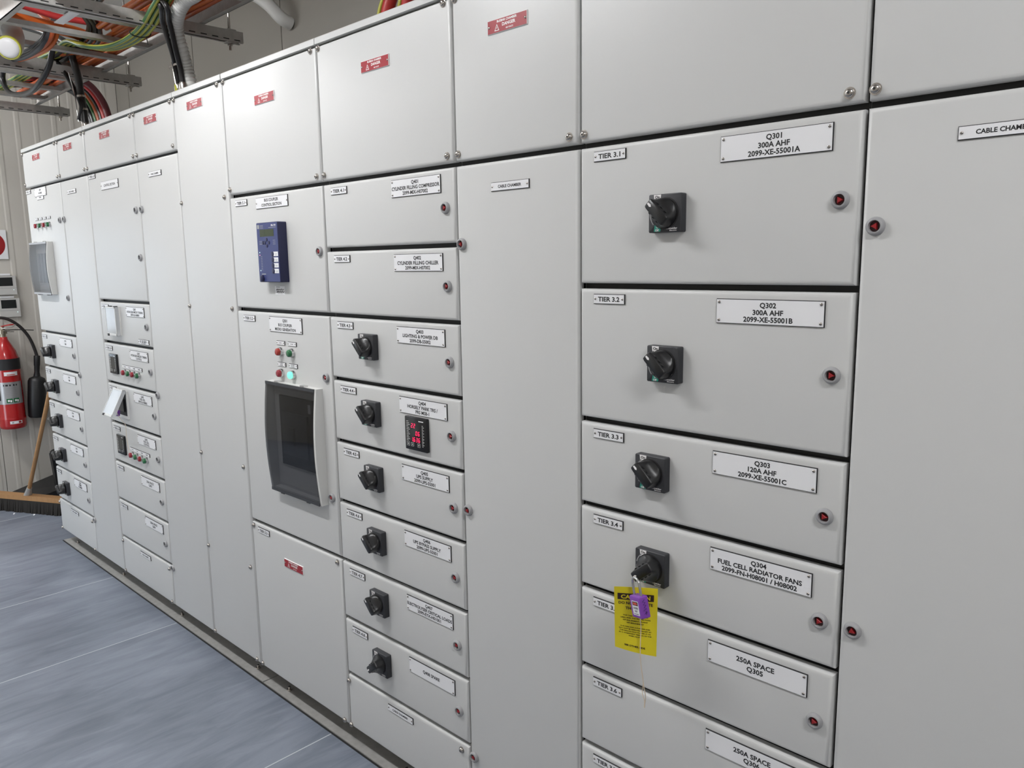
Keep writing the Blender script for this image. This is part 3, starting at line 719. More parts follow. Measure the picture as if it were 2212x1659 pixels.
def padlock(name, label, loc, rot, scale=1.0, group=None):
    t = thing(name, label, 'padlock', loc, group, rot); t.scale = (scale,)*3
    mb = MB(); mb.rbox(-0.019, 0.019, -0.0225, 0.0225, 0.010, -0.010, 0.002, purple, 2, 0.003); mb.obj('lock_body', t)
    pts = [(-0.0125,0,0.016), (-0.0125,0,0.040)] + [(-0.0125*math.cos(a*PI/8), 0, 0.046+0.0125*math.sin(a*PI/8)) for a in range(0, 9)] + [(0.0125,0,0.040), (0.0125,0,0.016)]
    MB().tube(pts, 0.0028, chrome, 10).obj('shackle', t)
    mb = MB(); mb.quad(-0.0115, 0.0125, -0.0165, 0.0130, -0.0103, white); mb.quad(-0.0095, 0.0105, 0.0035, 0.0115, -0.0105, black); mb.quad(-0.0070, 0.0080, 0.0050, 0.0100, -0.0107, dangero)
    text(mb, 'LOCKED', 0.0005, -0.0015, 0.0040, -0.0105, black, width=0.018); text(mb, 'OUT', 0.0005, -0.0080, 0.0040, -0.0105, black, width=0.010); bars(mb, 0.0005, -0.0138, 0.018, 0.0016, -0.0105, black, 4)
    mb.obj('lock_label', t)
    mb = MB(); sq = [(0.002,0.016),(-0.004,0.012),(0.003,0.010),(-0.003,0.006),(0.004,0.004),(-0.002,0.000),(0.004,-0.003),(-0.004,-0.006),(0.003,-0.009),(-0.003,-0.013),(0.004,-0.010),(0.001,-0.015)]
    mb.tube([(0.0192, a, c) for a, c in sq], 0.0006, scrib, 5); mb.obj('marker_writing', t)
    return t
padlock('padlock', 'purple lockout padlock hanging in front of the yellow caution tag', (0.2345, -0.0950, 0.9260), (R(3), R(-14), R(-22)))
mb = MB()
mb.tube(SP([(0.222,-0.078,0.942),(0.226,-0.076,0.915),(0.226,-0.080,0.889),(0.2265,-0.078,0.871),(0.2245,-0.076,0.802),(0.2270,-0.068,0.746),(0.2225,-0.064,0.716),(0.2270,-0.062,0.697),(0.2250,-0.060,0.681)]), 0.0009, string, 6)
mb.tube(SP([(0.221,-0.080,0.942),(0.2285,-0.078,0.915),(0.2280,-0.082,0.889),(0.2280,-0.080,0.871),(0.2262,-0.078,0.802),(0.2285,-0.070,0.746),(0.2315,-0.065,0.711),(0.2290,-0.062,0.697),(0.2256,-0.060,0.680)]), 0.0009, string, 6)
tag(mb.obj('string'), 'cream looped string hanging down over the yellow caution tag', 'string')
padlock('padlock', 'small purple padlock behind the raised clear flip cover', (-2.792, -0.038, 0.946), (0, R(8), R(20)), 0.62)
MB().tube([(-2.780,-0.034,0.985),(-2.776,-0.050,0.960),(-2.772,-0.030,0.915),(-2.777,-0.010,0.885),(-2.774,-0.012,0.840),(-2.770,-0.012,0.800),(-2.766,-0.010,0.760),(-2.764,-0.009,0.735)], 0.0011, string, 6).obj('string')
tag(bpy.data.objects['string.001'], 'thin white string dangling from the raised flip cover over the meter below', 'string')

# ------------------------------------------------------------------ room shell
XL, XR, YB, YF, ZC = -5.4, 4.2, 1.06, -2.7, 3.2
fl = tag(link('floor', MB().box(XL-0.1, XR+0.1, YF-0.1, YB+0.1, -0.06, -0.003, jointm).mesh('floor')), kind='structure')
seams = [XL-0.1, -4.72, -3.18, -2.385, -1.115, 0.17, 1.46, 2.75, XR+0.1]
for a, b_ in zip(seams[:-1], seams[1:]): MB().box(a+0.0015, b_-0.0015, YF-0.1, YB+0.1, -0.003, 0.0, vinyl).obj('vinyl_sheet', fl)
for a in seams[1:-1]: MB().box(a-0.0022, a+0.0022, YF-0.1, YB+0.1, -0.003, 0.0004, seam).obj('weld_bead', fl)
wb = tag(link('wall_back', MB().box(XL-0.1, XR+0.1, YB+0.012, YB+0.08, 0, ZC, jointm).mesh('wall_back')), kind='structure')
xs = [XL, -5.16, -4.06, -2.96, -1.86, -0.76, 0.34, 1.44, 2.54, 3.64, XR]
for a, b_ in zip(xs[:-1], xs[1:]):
    mb = MB(); mb.box(a+0.004, b_-0.004, YB, YB+0.012, 0, ZC, wallb_shaded); mb.obj('wall_panel', wb)
# left wall with a window opening, fluted sheet panels
WY0, WY1, WZ0, WZ1 = -1.85, -0.45, 1.10, 2.05
wl = tag(link('wall_left', MB().box(XL-0.08, XL-0.012, YF-0.1, WY0, 0, ZC, jointm).box(XL-0.08, XL-0.012, WY1, YB+0.1, 0, ZC, jointm).box(XL-0.08, XL-0.012, WY0, WY1, 0, WZ0, jointm).box(XL-0.08, XL-0.012, WY0, WY1, WZ1, ZC, jointm).mesh('wall_left')), kind='structure')
def fluted(y0, y1, z0, z1):
    mb = MB(); prof = [(XL-0.010, y0+0.002), ]; P = 0.12; k0 = math.floor(y0/P)-1
    pts = [(y0+0.002, 0.0)]
    for k in range(k0, math.ceil(y1/P)+2):
        c = k*P + 0.005
        for dy, h in ((-0.020, 0), (-0.010, 0.0022), (0.010, 0.0022), (0.020, 0)):
            if y0+0.003 < c+dy < y1-0.003: pts.append((c+dy, h))
    pts.append((y1-0.002, 0.0))
    vs = []; n_ = len(pts)
    for (yy_, h) in pts: vs += [(XL+h, yy_, z0), (XL+h, yy_, z1), (XL-0.011, yy_, z0), (XL-0.011, yy_, z1)]
    fs = []
    for i in range(n_-1): a = i*4; fs += [(a, a+4, a+5, a+1), (a+2, a+3, a+7, a+6), (a+1, a+5, a+7, a+3), (a, a+2, a+6, a+4)]
    fs += [(0, 1, 3, 2), (n_*4-4, n_*4-2, n_*4-1, n_*4-3)]
    mb.add(vs, fs, wallm); mb.obj('wall_panel', wl)
for a, b_ in ((YF-0.1, WY0), (WY1, 0.045), (0.045, YB)): fluted(a, b_, 0, ZC)
fluted(WY0, WY1, 0, WZ0); fluted(WY0, WY1, WZ1, ZC)
wn = tag(link('window_1', None), kind='structure')
mb = MB()
for (y0, y1, z0, z1) in ((WY0, WY1, WZ0, WZ0+0.05), (WY0, WY1, WZ1-0.05, WZ1), (WY0, WY0+0.05, WZ0, WZ1), (WY1-0.05, WY1, WZ0, WZ1), ((WY0+WY1)/2-0.025, (WY0+WY1)/2+0.025, WZ0, WZ1)): mb.box(XL-0.09, XL+0.012, y0, y1, z0, z1, winf)
mb.obj('window_frame', wn)
for y0, y1 in ((WY0+0.05, (WY0+WY1)/2-0.025), ((WY0+WY1)/2+0.025, WY1-0.05)): MB().box(XL-0.045, XL-0.040, y0, y1, WZ0+0.05, WZ1-0.05, glass).obj('window_pane', wn)
DX0, DX1, DZ = -4.75, -3.75, 2.1
tag(link('wall_front', MB().box(XL-0.1, DX0, YF-0.08, YF, 0, ZC, wallm).box(DX1, XR+0.1, YF-0.08, YF, 0, ZC, wallm).box(DX0, DX1, YF-0.08, YF, DZ, ZC, wallm).mesh('wall_front')), kind='structure')
d1 = tag(link('door_1', None, None, (DX0, YF-0.05, 0)), kind='structure')
mb = MB(); mb.box(0, 0.04, -0.04, 0.06, 0, DZ, winf); mb.box(DX1-DX0-0.04, DX1-DX0, -0.04, 0.06, 0, DZ, winf); mb.box(0.04, DX1-DX0-0.04, -0.04, 0.06, DZ-0.04, DZ, winf); mb.obj('door_frame', d1)
mb = MB(); mb.box(-0.045, -0.005, -0.98, -0.045, 0.01, DZ-0.05, wallm); mb.obj('door_leaf', d1)
tag(link('ground', MB().box(-20, 20, -20, YF-0.1, -0.2, -0.1, ceilm).box(-20, XL-0.1, YF-0.1, 12, -0.2, -0.1, ceilm).mesh('ground')), kind='structure')
tag(link('wall_right', MB().box(XR, XR+0.08, YF-0.1, YB+0.1, 0, ZC, wallm).mesh('wall_right')), kind='structure')
tag(link('ceiling', MB().box(XL-0.1, XR+0.1, YF-0.1, YB+0.1, ZC, ZC+0.08, ceilm).mesh('ceiling')), kind='structure')

# ---- suspended battens
LZ = 3.10
for i, (x0, x1, y) in enumerate(((-5.0, -3.8, -1.2), (-1.95, -0.75, -1.2), (1.50, 2.70, -1.2))):
    t = thing('ceiling_light', ['hung batten light nearest the far wall in the row by the switchboard', 'middle hung batten light in the row by the switchboard', 'hung batten light nearest the right wall in the row by the switchboard'][i], 'light', ((x0+x1)/2, y, LZ), 'batten lights hung from the ceiling')
    w = (x1-x0)/2
    MB().box(-w, w, -0.045, 0.045, -0.045, 0, house).obj('housing', t)
    mb = MB(); n = 8
    rr = [[(x, 0.055*math.cos(PI+k/n*PI), -0.045+0.045*math.sin(PI+k/n*PI)) for k in range(n+1)] for x in (-w+0.01, w-0.01)]
    mb.rings(rr, lampm, True, True, True); mb.obj('diffuser', t)
    for hx in (-w*0.7, w*0.7): MB().cyl((hx, 0, 0), (0, 0, 1), 0.004, ZC-LZ, steel, 8).obj('hanger_rod', t)

# ------------------------------------------------------------------ overhead tray
TY0, TY1, TZ = -0.40, 0.20, 2.60; TXL, TXR = -4.32, 1.2
t = thing('cable_tray', 'galvanised ladder cable tray hung above the switchboard', 'cable tray', (0, 0, TZ))
for y, s_ in ((TY0, 1), (TY1, -1)):
    mb = MB(); mb.box(TXL, TXR, min(y, y+0.003*s_), max(y, y+0.003*s_), 0.0, 0.085, galv); mb.box(TXL, TXR, min(y, y+0.022*s_), max(y, y+0.022*s_), 0.0, 0.003, galv); mb.box(TXL, TXR, min(y, y+0.022*s_), max(y, y+0.022*s_), 0.082, 0.085, galv); mb.obj('side_rail', t)
me_r = MB().box(-0.020, 0.020, TY0+0.003, TY1-0.003, 0.003, 0.022, galv).mesh('rung')
x = -2.33-0.3*6
while x < TXR:
    if abs(x+2.03) > 0.05: link('rung', me_r, t, (x, 0, 0))
    x += 0.3
me_s = MB()
me_s.box(-0.0205, 0.0205, -0.57, 0.365, -0.003, 0.0, galv); me_s.box(-0.0205, -0.018, -0.57, 0.365, -0.041, -0.003, galv); me_s.box(0.018, 0.0205, -0.57, 0.365, -0.041, -0.003, galv)
me_s.box(-0.0205, -0.010, -0.57, 0.365, -0.0435, -0.041, galv); me_s.box(0.010, 0.0205, -0.57, 0.365, -0.0435, -0.041, galv)
yy = -0.54
while yy < 0.33:
    me_s.box(0.0205, 0.0209, yy, yy+0.026, -0.0385, -0.0345, seal); yy += 0.048
me_s = me_s.mesh('strut_channel')
me_rod = MB().cyl((0,0,-0.075), (0,0,1), 0.0055, ZC-TZ+0.075, steel, 8).mesh('threaded_rod')
nb = MB(); nb.lathe((0,0,-0.058), (0,0,1), [(0, 0.010), (0.010, 0.010)], steel, 6, smooth=False); nb.box(-0.020, 0.020, -0.020, 0.020, -0.048, -0.044, galv); nb.box(-0.020, 0.020, -0.020, 0.020, 0.0, 0.005, galv); me_n = nb.mesh('nut')
for i, x in enumerate((-4.31, -3.20, -2.12, -1.0, 0.1)):
    q = thing('strut_hanger', ['slotted strut hanger at the far end of the cable tray', 'slotted strut hanger second from the far end of the cable tray', 'slotted strut hanger nearest the grey corrugated conduit', 'slotted strut hanger above the red digital meter column', 'slotted strut hanger above the yellow caution tag column'][i], 'strut', (x, 0, TZ-0.001), 'strut hangers carrying the cable tray')
    link('strut_channel', me_s, q)
    for y in (-0.53, 0.315): link('threaded_rod', me_rod, q, (0, y, 0)); link('nut', me_n, q, (0, y, 0))

def cable(P, r, m, label, group=None, name='cable', stripes=None, k=8, n=8):
    return tag(MB().tube(spline(P, k), r, m, n, mats=stripes).obj(name), label, 'cable', group)
# orange power cables lying in the tray
ord_ = ['closest to the back rail', 'second from the back rail', 'third from the back rail', 'fourth from the back rail', 'fifth from the back rail', 'sixth from the back rail', 'seventh from the back rail', 'nearest the tray middle']
for i in range(8):
    y = 0.158-0.030*i; P = []; x = 1.15
    end = -4.28 if i in (0, 2, 3) else (-3.4 if i in (1, 4) else -2.55)
    while x > end:
        P.append((x, y+random.uniform(-0.007, 0.007), TZ+0.022+0.0125+random.uniform(0, 0.004))); x -= 0.42
    P.append((end, y+0.004, TZ+0.036))
    cable(P, 0.0115, orange if i % 3 else orange2, 'orange power cable lying in the tray, '+ord_[i], 'orange cables in the tray', k=4)
for i in range(6):
    y = 0.150-0.031*i; P = []; x = 1.15; end = -2.35-0.35*(i % 3)
    while x > end: P.append((x, y+random.uniform(-0.006, 0.006), TZ+0.060+random.uniform(0, 0.004))); x -= 0.45
    cable(P, 0.0115, (orange2, orange, redc)[i % 3], ('rusty orange', 'orange', 'red')[i % 3]+' upper layer cable in the tray, '+ord_[i], 'upper layer of cables in the tray', k=4)
# orange and red run across the tray from the left
for i in range(3):
    o = 0.036*i
    cable([(-2.60-o*0.5, -0.62, 2.72), (-2.68-o, -0.37, 2.66), (-2.70-o, -0.268, 2.652), (-2.71-o, -0.163, 2.65), (-2.74-o, -0.05, 2.65), (-2.84-o, 0.035, 2.645), (-3.05-o, 0.02-o*0.6, 2.640)], 0.0165, orange, 'thick orange cable crossing the tray from the left, %s of three' % ('lowest', 'middle', 'highest')[2-i], 'orange cables crossing the tray', n=10)
cable([(-2.66, -0.35, 2.70), (-2.634, -0.193, 2.668), (-2.624, -0.099, 2.665), (-2.586, 0.010, 2.662), (-2.47, 0.075, 2.668), (-2.25, 0.085, 2.690), (-1.9, 0.09, 2.69)], 0.013, redc, 'bright red cable crossing the tray behind the white bracket')
# orange loop and grey bundle hanging below the tray
for i in range(2):
    o = 0.022*i
    cable([(-3.12, -0.15-o, 2.85), (-2.92+o, -0.15-o, 2.745), (-2.785+o, -0.15-o, 2.668), (-2.752+o, -0.15-o, 2.625), (-2.80+o, -0.16-o, 2.590), (-2.90, -0.17-o, 2.578), (-3.08, -0.18-o, 2.585), (-3.30, -0.20-o, 2.60)], 0.010, (orange, orange2)[i], 'orange cable hanging in a loop below the tray, %s one' % ('inner', 'outer')[i], 'orange cables looping under the tray')
for i in range(3):
    o = 0.019*i
    cable([(-2.78+o, -0.14, 2.70), (-2.77+o, -0.17, 2.655), (-2.80+o, -0.19, 2.615-o*0.4), (-2.93+o, -0.20, 2.592-o*0.5), (-3.12, -0.21, 2.600-o*0.5), (-3.35, -0.22, 2.63)], 0.0105, (greyc, blackc, greyc)[i], '%s dark cable in the bundle beside the orange loop' % ('upper', 'middle', 'lower')[i], 'dark bundle beside the orange loop')
# earth cables, green with yellow stripe
GY = [yelc, yelc, yelc, grnc, grnc, yelc, yelc, yelc, grnc, grnc]
for i in range(3):
    o = 0.020*(i-1)
    cable([(-1.5, -0.05+o, 2.64), (-1.80, -0.045+o, 2.625), (-1.96, -0.04+o, 2.585), (-2.132, -0.014+o, 2.562), (-2.314, 0.002+o, 2.552), (-2.491, 0.002+o, 2.556), (-2.62, -0.019+o, 2.568), (-2.72, -0.05+o, 2.59), (-2.86, -0.06+o, 2.63), (-3.12, -0.035+o, 2.638), (-3.30, -0.045+o, 2.638), (-3.6, -0.02+o, 2.638), (-4.2, -0.03+o, 2.638)], 0.0098, yelc, 'green and yellow earth cable sagging under the tray, %s of three' % ('front', 'middle', 'rear')[i], 'earth cables sagging under the tray', stripes=GY, n=10)
tie = MB(); tie.tube([(-2.24+0.014*math.cos(a), -0.003+0.036*math.cos(a), 2.556+0.016*math.sin(a)) for a in [k*PI/8 for k in range(17)]], 0.0022, blackc, 5); tie.tube([(-2.24, 0.02, 2.544), (-2.255, 0.03, 2.52)], 0.002, blackc, 5)
tag(tie.obj('cable_tie'), 'black cable tie around the green and yellow earth cables', 'cable tie')
# black cables in the tray and the hanging loop
for i in range(3):
    cable([(-1.7, -0.16-0.03*i, 2.66), (-2.2, -0.14-0.03*i, 2.66), (-2.45, -0.10-0.02*i, 2.655), (-2.62, -0.02-0.02*i, 2.650), (-2.80, 0.03-0.03*i, 2.635), (-3.05, 0.02-0.03*i, 2.635), (-3.35, 0.03-0.03*i, 2.638)], 0.011, blackc, '%s black cable bending across the tray under the strut' % ('first', 'second', 'third')[i], 'black cables bending across the tray')
cable([(-3.55, -0.10, 2.66), (-3.70, -0.10, 2.685), (-3.799, -0.10, 2.647), (-3.789, -0.10, 2.587), (-3.682, -0.10, 2.531), (-3.451, -0.10, 2.494), (-3.265, -0.10, 2.500), (-3.10, -0.09, 2.56), (-3.02, -0.08, 2.66)], 0.013, blackc, 'thick black cable hanging in a wide loop below the tray')
# black cables dropping to glands on the board roof
def gland(x, y, label):
    g = thing('cable_gland', label, 'cable gland', (x, y, BZ+2.216), 'cable glands on the switchboard roof')
    mb = MB(); mb.lathe((0,0,0), (0,0,1), [(0, 0.020), (0.014, 0.020)], steel, 6, smooth=False); mb.obj('gland_nut', g)
    mb = MB(); mb.lathe((0,0,0.014), (0,0,1), [(0, 0.016), (0.020, 0.016), (0.028, 0.013)], steel, 14); mb.obj('gland_body', g)
ZT = BZ+2.216+0.030
gland(-2.029, 0.04, 'left steel gland under the twin black cables'); gland(-1.985, 0.04, 'right steel gland under the twin black cables')
cable([(-2.52, 0.02, 2.80), (-1.959, -0.050, 2.606), (-1.984, -0.020, 2.536), (-1.995, 0.010, 2.445), (-2.019, 0.030, 2.393), (-2.029, 0.040, 2.328), (-2.029, 0.040, ZT)], 0.0105, blackc, 'left one of twin black cables dropping beside the corrugated conduit', 'twin black cables')
cable([(-2.46, 0.04, 2.82), (-1.907, -0.050, 2.594), (-1.928, -0.020, 2.525), (-1.959, 0.010, 2.438), (-1.979, 0.030, 2.386), (-1.985, 0.040, 2.321), (-1.985, 0.040, ZT)], 0.0105, blackc, 'right one of twin black cables dropping beside the corrugated conduit', 'twin black cables')
mb = MB()
for x in (-2.045, -2.003): mb.lathe((x, 0.03, 2.400), (0.2, 0, -1), [(0, 0.0145), (0.008, 0.0145)], steel, 14)
mb.tube([(-2.022,0.018,2.41),(-2.012,0.020,2.35),(-2.006,0.022,2.31)], 0.0022, steel, 6)
tag(mb.obj('cable_clamp'), 'bright steel clamp joining the twin black cables above the board', 'clamp')
MB().tube([(-2.015, 0.022, 2.298), (-2.007, 0.018, 2.325), (-1.999, 0.022, 2.298)], 0.003, yelc, 6).obj('earth_tail')
tag(bpy.data.objects['earth_tail'], 'short yellow earth tail at the foot of the twin black cables', 'cable')
gland(-3.082, 0.04, 'steel gland under the far left black cables')
cable([(-3.45, -0.10, 2.82), (-3.30, -0.03, 2.765), (-3.096, 0.000, 2.680), (-3.083, 0.015, 2.607), (-3.087, 0.030, 2.537), (-3.101, 0.040, 2.466), (-3.085, 0.040, 2.389), (-3.082, 0.040, 2.331), (-3.082, 0.040, ZT)], 0.0165, blackc, 'thick straight black cable dropping to the far left gland')
cable([(-3.75, -0.12, 2.82), (-3.62, -0.08, 2.77), (-3.246, -0.040, 2.682), (-3.228, -0.020, 2.632), (-3.195, 0.000, 2.582), (-3.165, 0.020, 2.520), (-3.123, 0.030, 2.462), (-3.076, 0.030, 2.397), (-3.110, 0.025, 2.34)], 0.0115, blackc, 'slanting black cable joining the thick cable above the far left gland')
mb = MB()
for x, z in ((-3.098, 2.452), (-3.086, 2.39)): mb.lathe((x, 0.04, z), (0.1, 0, -1), [(0, 0.0195), (0.010, 0.0195)], steel, 14)
mb.tube([(-3.135,0.005,2.56),(-3.122,0.012,2.50),(-3.114,0.018,2.45),(-3.108,0.018,2.39),(-3.102,0.019,2.33)], 0.0024, chrome, 6)
tag(mb.obj('cable_clamp'), 'bright steel clamp and wire on the far left black cable', 'clamp')
# bundle dropping behind the board
for i, (m, a, nm) in enumerate(((grnc, 0, 'green'), (orange2, 1, 'rusty orange'), (blackc, 2, 'black'), (redc, 3, 'dark red'), (pinkc, 4, 'maroon'), (blackc, -1, 'thick black'), (blackc, -2, 'lowest black'))):
    o = 0.042*a
    cable([(-4.02+o*1.05, 0.02, 2.665), (-3.95+o, 0.20, 2.675), (-3.90+o, 0.29, 2.645), (-3.83+o, 0.33, 2.56), (-3.775+o, 0.34, 2.46), (-3.74+o, 0.34, 2.33), (-3.72+o, 0.34, 2.26)], 0.019 if i != 5 else 0.024, m, nm+' cable in the bundle dropping behind the switchboard at the far left', 'bundle dropping behind the board')
# corrugated conduit
P = spline([(-1.80, 0.0, 2.67), (-1.732, 0.000, 2.596), (-1.828, 0.000, 2.587), (-1.892, 0.000, 2.561), (-1.941, 0.010, 2.533), (-1.963, 0.020, 2.499), (-1.978, 0.040, 2.447), (-1.996, 0.060, 2.394), (-1.994, 0.070, 2.327), (-2.025, 0.07, 2.285)], 20)
Q = []; RR = []; acc = 0.0; step = 0.0048; k = 0
for a, b_ in zip(P[:-1], P[1:]):                       # even ribs along the bend
    L_ = (b_-a).length
    while acc < L_:
        Q.append(a.lerp(b_, acc/L_)); RR.append((0.0275, 0.0275, 0.0235)[k % 3]); k += 1; acc += step
    acc -= L_
tag(MB().tube(Q, 0.026, conduit, 16, radii=RR).obj('corrugated_conduit'), 'pale grey corrugated conduit bending down beside twin black cables', 'conduit')
# stub of pipe on the back wall
tag(MB().tube(spline([(-3.10, 0.90, 3.13), (-2.98, 0.93, 3.07), (-2.90, 0.96, 3.01), (-2.855, 1.00, 2.945), (-2.85, 1.055, 2.925)], 6), 0.034, conduit, 14).obj('pipe_elbow'), 'grey plastic pipe elbow entering the back wall', 'pipe')
# red and yellow cables above tiers 4
for i, (x, r, m, nm) in enumerate(((-1.082, 0.007, yelc, 'thin yellow cable left of the red ones'), (-1.035, 0.021, redc, 'thick left red cable'), (-0.975, 0.007, yelc, 'thin yellow cable between the red ones'), (-0.935, 0.019, redc, 'right red cable'))):
    cable([(x+0.13, 0.14, 2.66), (x+0.10, 0.24, 2.62), (x+0.045, 0.30, 2.52), (x+0.005, 0.30, 2.44), (x-0.01, 0.30, 2.36), (x-0.01, 0.30, 2.29)], r, m, nm+' dropping to the roof above tiers 5', 'red and yellow cables above tiers 5')
# bracket and the capped end hanging among the cables
tag(MB().obox((-2.31, -0.225, 2.598), (0.165, 0.0, 0.0), (0, 0.017, 0), (0, 0, 0.002), white).obox((-2.165, -0.225, 2.596), (0.035, 0, 0), (0, 0.020, 0), (0, 0, 0.004), white).obj('bracket'), 'bright white metal strap bracket under the tray', 'bracket')
c = thing('capped_conduit_end', 'round white capped end with yellow rim hanging by the cables', 'conduit', (-2.70, -0.35, 2.526))
dv = Vector((0.75, -0.45, -0.30)).normalized()
MB().tube([(-0.16, 0.06, 0.115), (-0.12, 0.055, 0.075), tuple(-dv*0.05), tuple(-dv*0.01)], 0.040, conduit, 18).obj('conduit_stub', c)
MB().lathe(-dv*0.012, dv, [(0, 0.044), (0.010, 0.047), (0.018, 0.044), (0.018, 0.039)], yelc, 24).obj('rim', c)
MB().lathe(dv*0.004, dv, [(0, 0.040), (0.008, 0.037), (0.013, 0.026), (0.015, 0.010)], white, 20).obj('cap', c)

# ------------------------------------------------------------------ far wall things
# extinguisher
EX, EY, EZ = -5.295, 0.105, 0.505
t = thing('fire_extinguisher', 'red fire extinguisher with black horn hung on the far wall', 'fire extinguisher', (EX, EY, EZ))
MB().lathe((0,0,0), (0,0,1), [(0, 0.072), (0.006, 0.082), (0.025, 0.086), (0.075, 0.086)], extred, 32).obj('foot', t)
MB().lathe((0,0,0.075), (0,0,1), [(0, 0.086), (0.008, 0.084), (0.385, 0.084), (0.43, 0.081), (0.48, 0.068), (0.525, 0.046), (0.56, 0.028), (0.58, 0.024)], extred, 32).obj('cylinder', t)
MB().lathe((0,0,0.425), (0,0,1), [(0, 0.0846), (0.078, 0.0846)], black, 32, False, False).obj('black_band', t)
def wrap(name, z0, z1, a0, a1, r, m, extra=None):
    mb = MB(); n = 14; rr = [[(r*math.cos(a0+(a1-a0)*k/n), r*math.sin(a0+(a1-a0)*k/n), z) for k in range(n+1)] for z in (z0, z1)]
    mb.rings(rr, m, False, False, True, closed=False)
    if extra: extra(mb, r+0.0004)
    return mb.obj(name, t)
def on_cyl(mb, a, z, w, h, r, m):
    n = 4; rr = [[(r*math.cos(a+(w/0.084)*(k/n-0.5)), r*math.sin(a+(w/0.084)*(k/n-0.5)), zz) for k in range(n+1)] for zz in (z-h/2, z+h/2)]
    mb.rings(rr, m, False, False, True, closed=False)
FA = math.atan2(-1.46, 6.39)                          # direction of the viewer's side of the cylinder
def lab(mb, r):
    on_cyl(mb, FA+0.1, 0.318, 0.085, 0.012, r, black)
    for k in range(6): on_cyl(mb, FA+0.15, 0.296-0.013*k, 0.060, 0.0022, r, ring)
    for a in (FA-0.05, FA+0.45):
        on_cyl(mb, a, 0.208, 0.036, 0.030, r, lgrn); on_cyl(mb, a-0.06, 0.208, 0.012, 0.014, r+0.0004, pwhite); on_cyl(mb, a+0.10, 0.205, 0.010, 0.016, r+0.0004, pwhite)
    on_cyl(mb, FA-0.75, 0.26, 0.010, 0.10, r, black)
wrap('silver_label', 0.183, 0.340, FA-1.05, FA+1.05, 0.0856, silver, lab)
wrap('white_label', 0.385, 0.412, FA-0.25, FA+0.75, 0.0856, white, lambda mb, r: on_cyl(mb, FA+0.25, 0.392, 0.05, 0.006, r, dangero))
wrap('base_sticker', 0.040, 0.060, FA-0.20, FA+0.70, 0.0870, white, lambda mb, r: (on_cyl(mb, FA+0.52, 0.050, 0.018, 0.014, r, core), on_cyl(mb, FA, 0.050, 0.012, 0.010, r, ring)))
MB().lathe((0,0,0.655), (0,0,1), [(0, 0.020), (0.020, 0.020), (0.022, 0.028), (0.050, 0.028), (0.052, 0.016), (0.075, 0.014)], brass, 18).obj('valve', t)
mb = MB(); mb.obox((0.045, 0.015, 0.735), (0.070, 0.02, 0.010), (0, 0.012, 0), (0, 0, 0.004), extred); mb.obox((0.040, 0.015, 0.700), (0.060, 0.02, -0.006), (0, 0.012, 0), (0, 0, 0.003), steel); mb.obj('lever', t)
mb = MB(); mb.tube([(0.02, -0.02, 0.715), (0.03, 0.05, 0.720), (0.05, 0.075, 0.738)], 0.0025, chrome, 6); mb.tube([(0.02, 0.0, 0.705), (0.02, 0.10, 0.700), (0.02, 0.19, 0.690)], 0.003, seal, 6); mb.obj('safety_pin', t)
MB().tube(spline([(0.01, -0.02, 0.690), (0.01, -0.075, 0.700), (0.01, -0.095, 0.745), (0.015, -0.055, 0.785), (0.02, 0.0, 0.790), (0.025, 0.05, 0.770), (0.025, 0.11, 0.715), (0.025, 0.160, 0.628), (0.025, 0.190, 0.508), (0.025, 0.187, 0.46)], 6), 0.0105, rubber, 10).obj('hose', t)
MB().lathe((0.02, 0.193, 0.505), (0.0, -0.10, -1), [(0, 0.019), (0.003, 0.021), (0.070, 0.020), (0.075, 0.018), (0.120, 0.017), (0.150, 0.022), (0.165, 0.050), (0.185, 0.0575), (0.330, 0.059), (0.440, 0.054), (0.450, 0.048)], pblack, 28).obj('discharge_horn', t)
mb = MB(); mb.box(-0.105, -0.078, -0.03, 0.03, 0.05, 0.62, inner); mb.obj('wall_bracket', t)
# sign
t = thing('fire_sign', 'white sign plate with red disc on the far wall', 'sign', (XL+0.005, 0.116, 1.806))
MB().box(0, 0.004, -0.102, 0.102, -0.102, 0.102, white).obj('sign_plate', t)
mb = MB(); mb.lathe((0.004, 0, 0), (1,0,0), [(0, 0.090), (0.0006, 0.090)], core, 40); mb.obj('red_disc', t)
mb = MB(); mb.add([(0.0050, -0.016, -0.03), (0.0050, 0.016, -0.03), (0.0050, 0.016, 0.018), (0.0050, 0.006, 0.03), (0.0050, -0.006, 0.03), (0.0050, -0.016, 0.018)], [(0,1,2,3,4,5)], black); mb.add([(0.0050, 0.024, -0.03), (0.0050, 0.036, -0.03), (0.0050, 0.030, 0.01)], [(0,1,2)], black); mb.obj('pictogram', t)
# two controllers
for i, (yc, z0, z1) in enumerate(((0.180, 1.452, 1.585), (0.188, 1.293, 1.425))):
    t = thing('wall_controller', ['upper grey wall controller with dark screen below the sign', 'lower grey wall controller with dark screen above the extinguisher'][i], 'controller', (XL+0.005, yc, z0), 'wall controllers')
    w, h = 0.064, z1-z0
    MB().box(0, 0.018, -w, w, 0, h, ctrl).obj('housing', t)
    MB().box(0.018, 0.0190, -w+0.012, 0.042, 0.062, 0.122, scrn).obj('screen', t)
    mb = MB(); mb.box(0.018, 0.0188, -w, w, 0.046, 0.048, ring); mb.obj('cover_line', t)
    mb = MB(); mb.box(0.0, 0.006, -w+0.008, 0.035, h+0.003, h+0.017, white); mb.obj('name_label', t)
    mb = MB(); mb.lathe((0.018, 0.045, 0.034), (1,0,0), [(0, 0.003), (0.001, 0.0025)], ledw, 10); mb.obj('indicator_light', t)
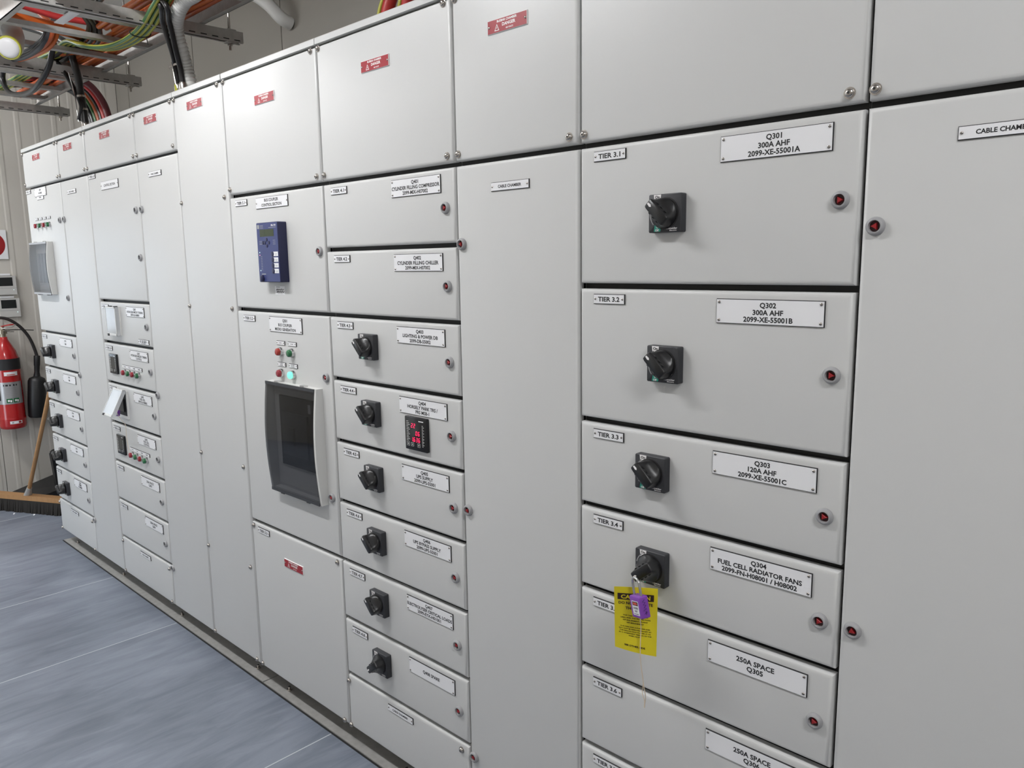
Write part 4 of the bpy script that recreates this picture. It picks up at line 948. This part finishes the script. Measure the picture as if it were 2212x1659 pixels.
# broom
hd = Vector((0.887, 0.462, 0)).normalized(); pd = Vector((-hd.y, hd.x, 0)); bc = Vector((-4.83, 0.035, 0))
t = thing('push_broom', 'wide push broom with wooden handle leaning on the switchboard end', 'broom', bc)
MB().obox((0, 0, 0.098), hd*0.305, pd*0.030, (0, 0, 0.016), wood).obj('head_block', t)
mb = MB()
for k in range(62):
    for j in range(4):
        q = hd*(-0.298+0.0098*k) + pd*(-0.024+0.016*j) + Vector((0, 0, 0)); le = pd*random.uniform(-0.006, 0.006) + hd*random.uniform(-0.003, 0.003)
        a = q + Vector((0, 0, 0.083)); b_ = q + le + pd*(-0.012+0.008*j) + Vector((0, 0, 0.001))
        mb.obox((a+b_)/2, hd*0.0052, pd*0.0085, (b_-a)/2, brist)
tag(mb.obj('bristles', t), kind='stuff')
a = Vector((0, 0, 0.11)); e_ = Vector((-4.024, 0.062, 1.065)) - bc; dv = (e_-a).normalized()
MB().lathe(a+dv*0.055, dv, [(0, 0.0125), ((e_-a).length-0.055, 0.0125), ((e_-a).length-0.045, 0.009)], wood, 14).obj('broom_handle', t)
mb = MB(); mb.lathe(a-dv*0.005, dv, [(0, 0.026), (0.03, 0.022), (0.09, 0.0155)], galv, 14); mb.obj('ferrule', t)
# long handled dustpan
t = thing('dustpan', 'black upright dustpan standing on the floor behind the broom', 'dustpan', (-5.16, 0.26, 0))
mb = MB()
A = [(-0.20,-0.22,0.002),(0.14,-0.22,0.002),(0.14,0.14,0.002),(-0.20,0.14,0.002)]; B = [(-0.20,-0.22,0.018),(0.14,-0.22,0.010),(0.14,0.14,0.085),(-0.20,0.14,0.110)]
mb.add(A+B, [(0,3,2,1),(4,5,6,7),(0,1,5,4),(1,2,6,5),(2,3,7,6),(3,0,4,7)], pblack); mb.obj('pan', t)
MB().obox((0.05, 0.045, 0.185), (0.026, 0, 0), (0, 0.028, 0), (0, -0.008, 0.125), pblack).lathe((0.05, 0.036, 0.310), (0, -0.06, 1), [(0, 0.030), (0.018, 0.024), (0.028, 0.010)], pblack, 14).obj('upright_handle', t)
# crumbs of paper on the floor
for i, (x, y) in enumerate(((-4.83, 0.045-0.11), (-4.70, 0.02))):
    mb = MB(); mb.add([(0,0,0.001),(0.016,0.003,0.002),(0.013,0.012,0.009),(0.002,0.010,0.004),(0.008,0.005,0.012)], [(0,1,4),(1,2,4),(2,3,4),(3,0,4),(0,3,2,1)], white)
    tag(mb.obj('paper_scrap', None, (x, y, 0)), ['tiny white paper scrap closest to the broom bristles', 'tiny white paper scrap closest to the switchboard corner'][i], 'scrap', 'paper scraps on the floor')
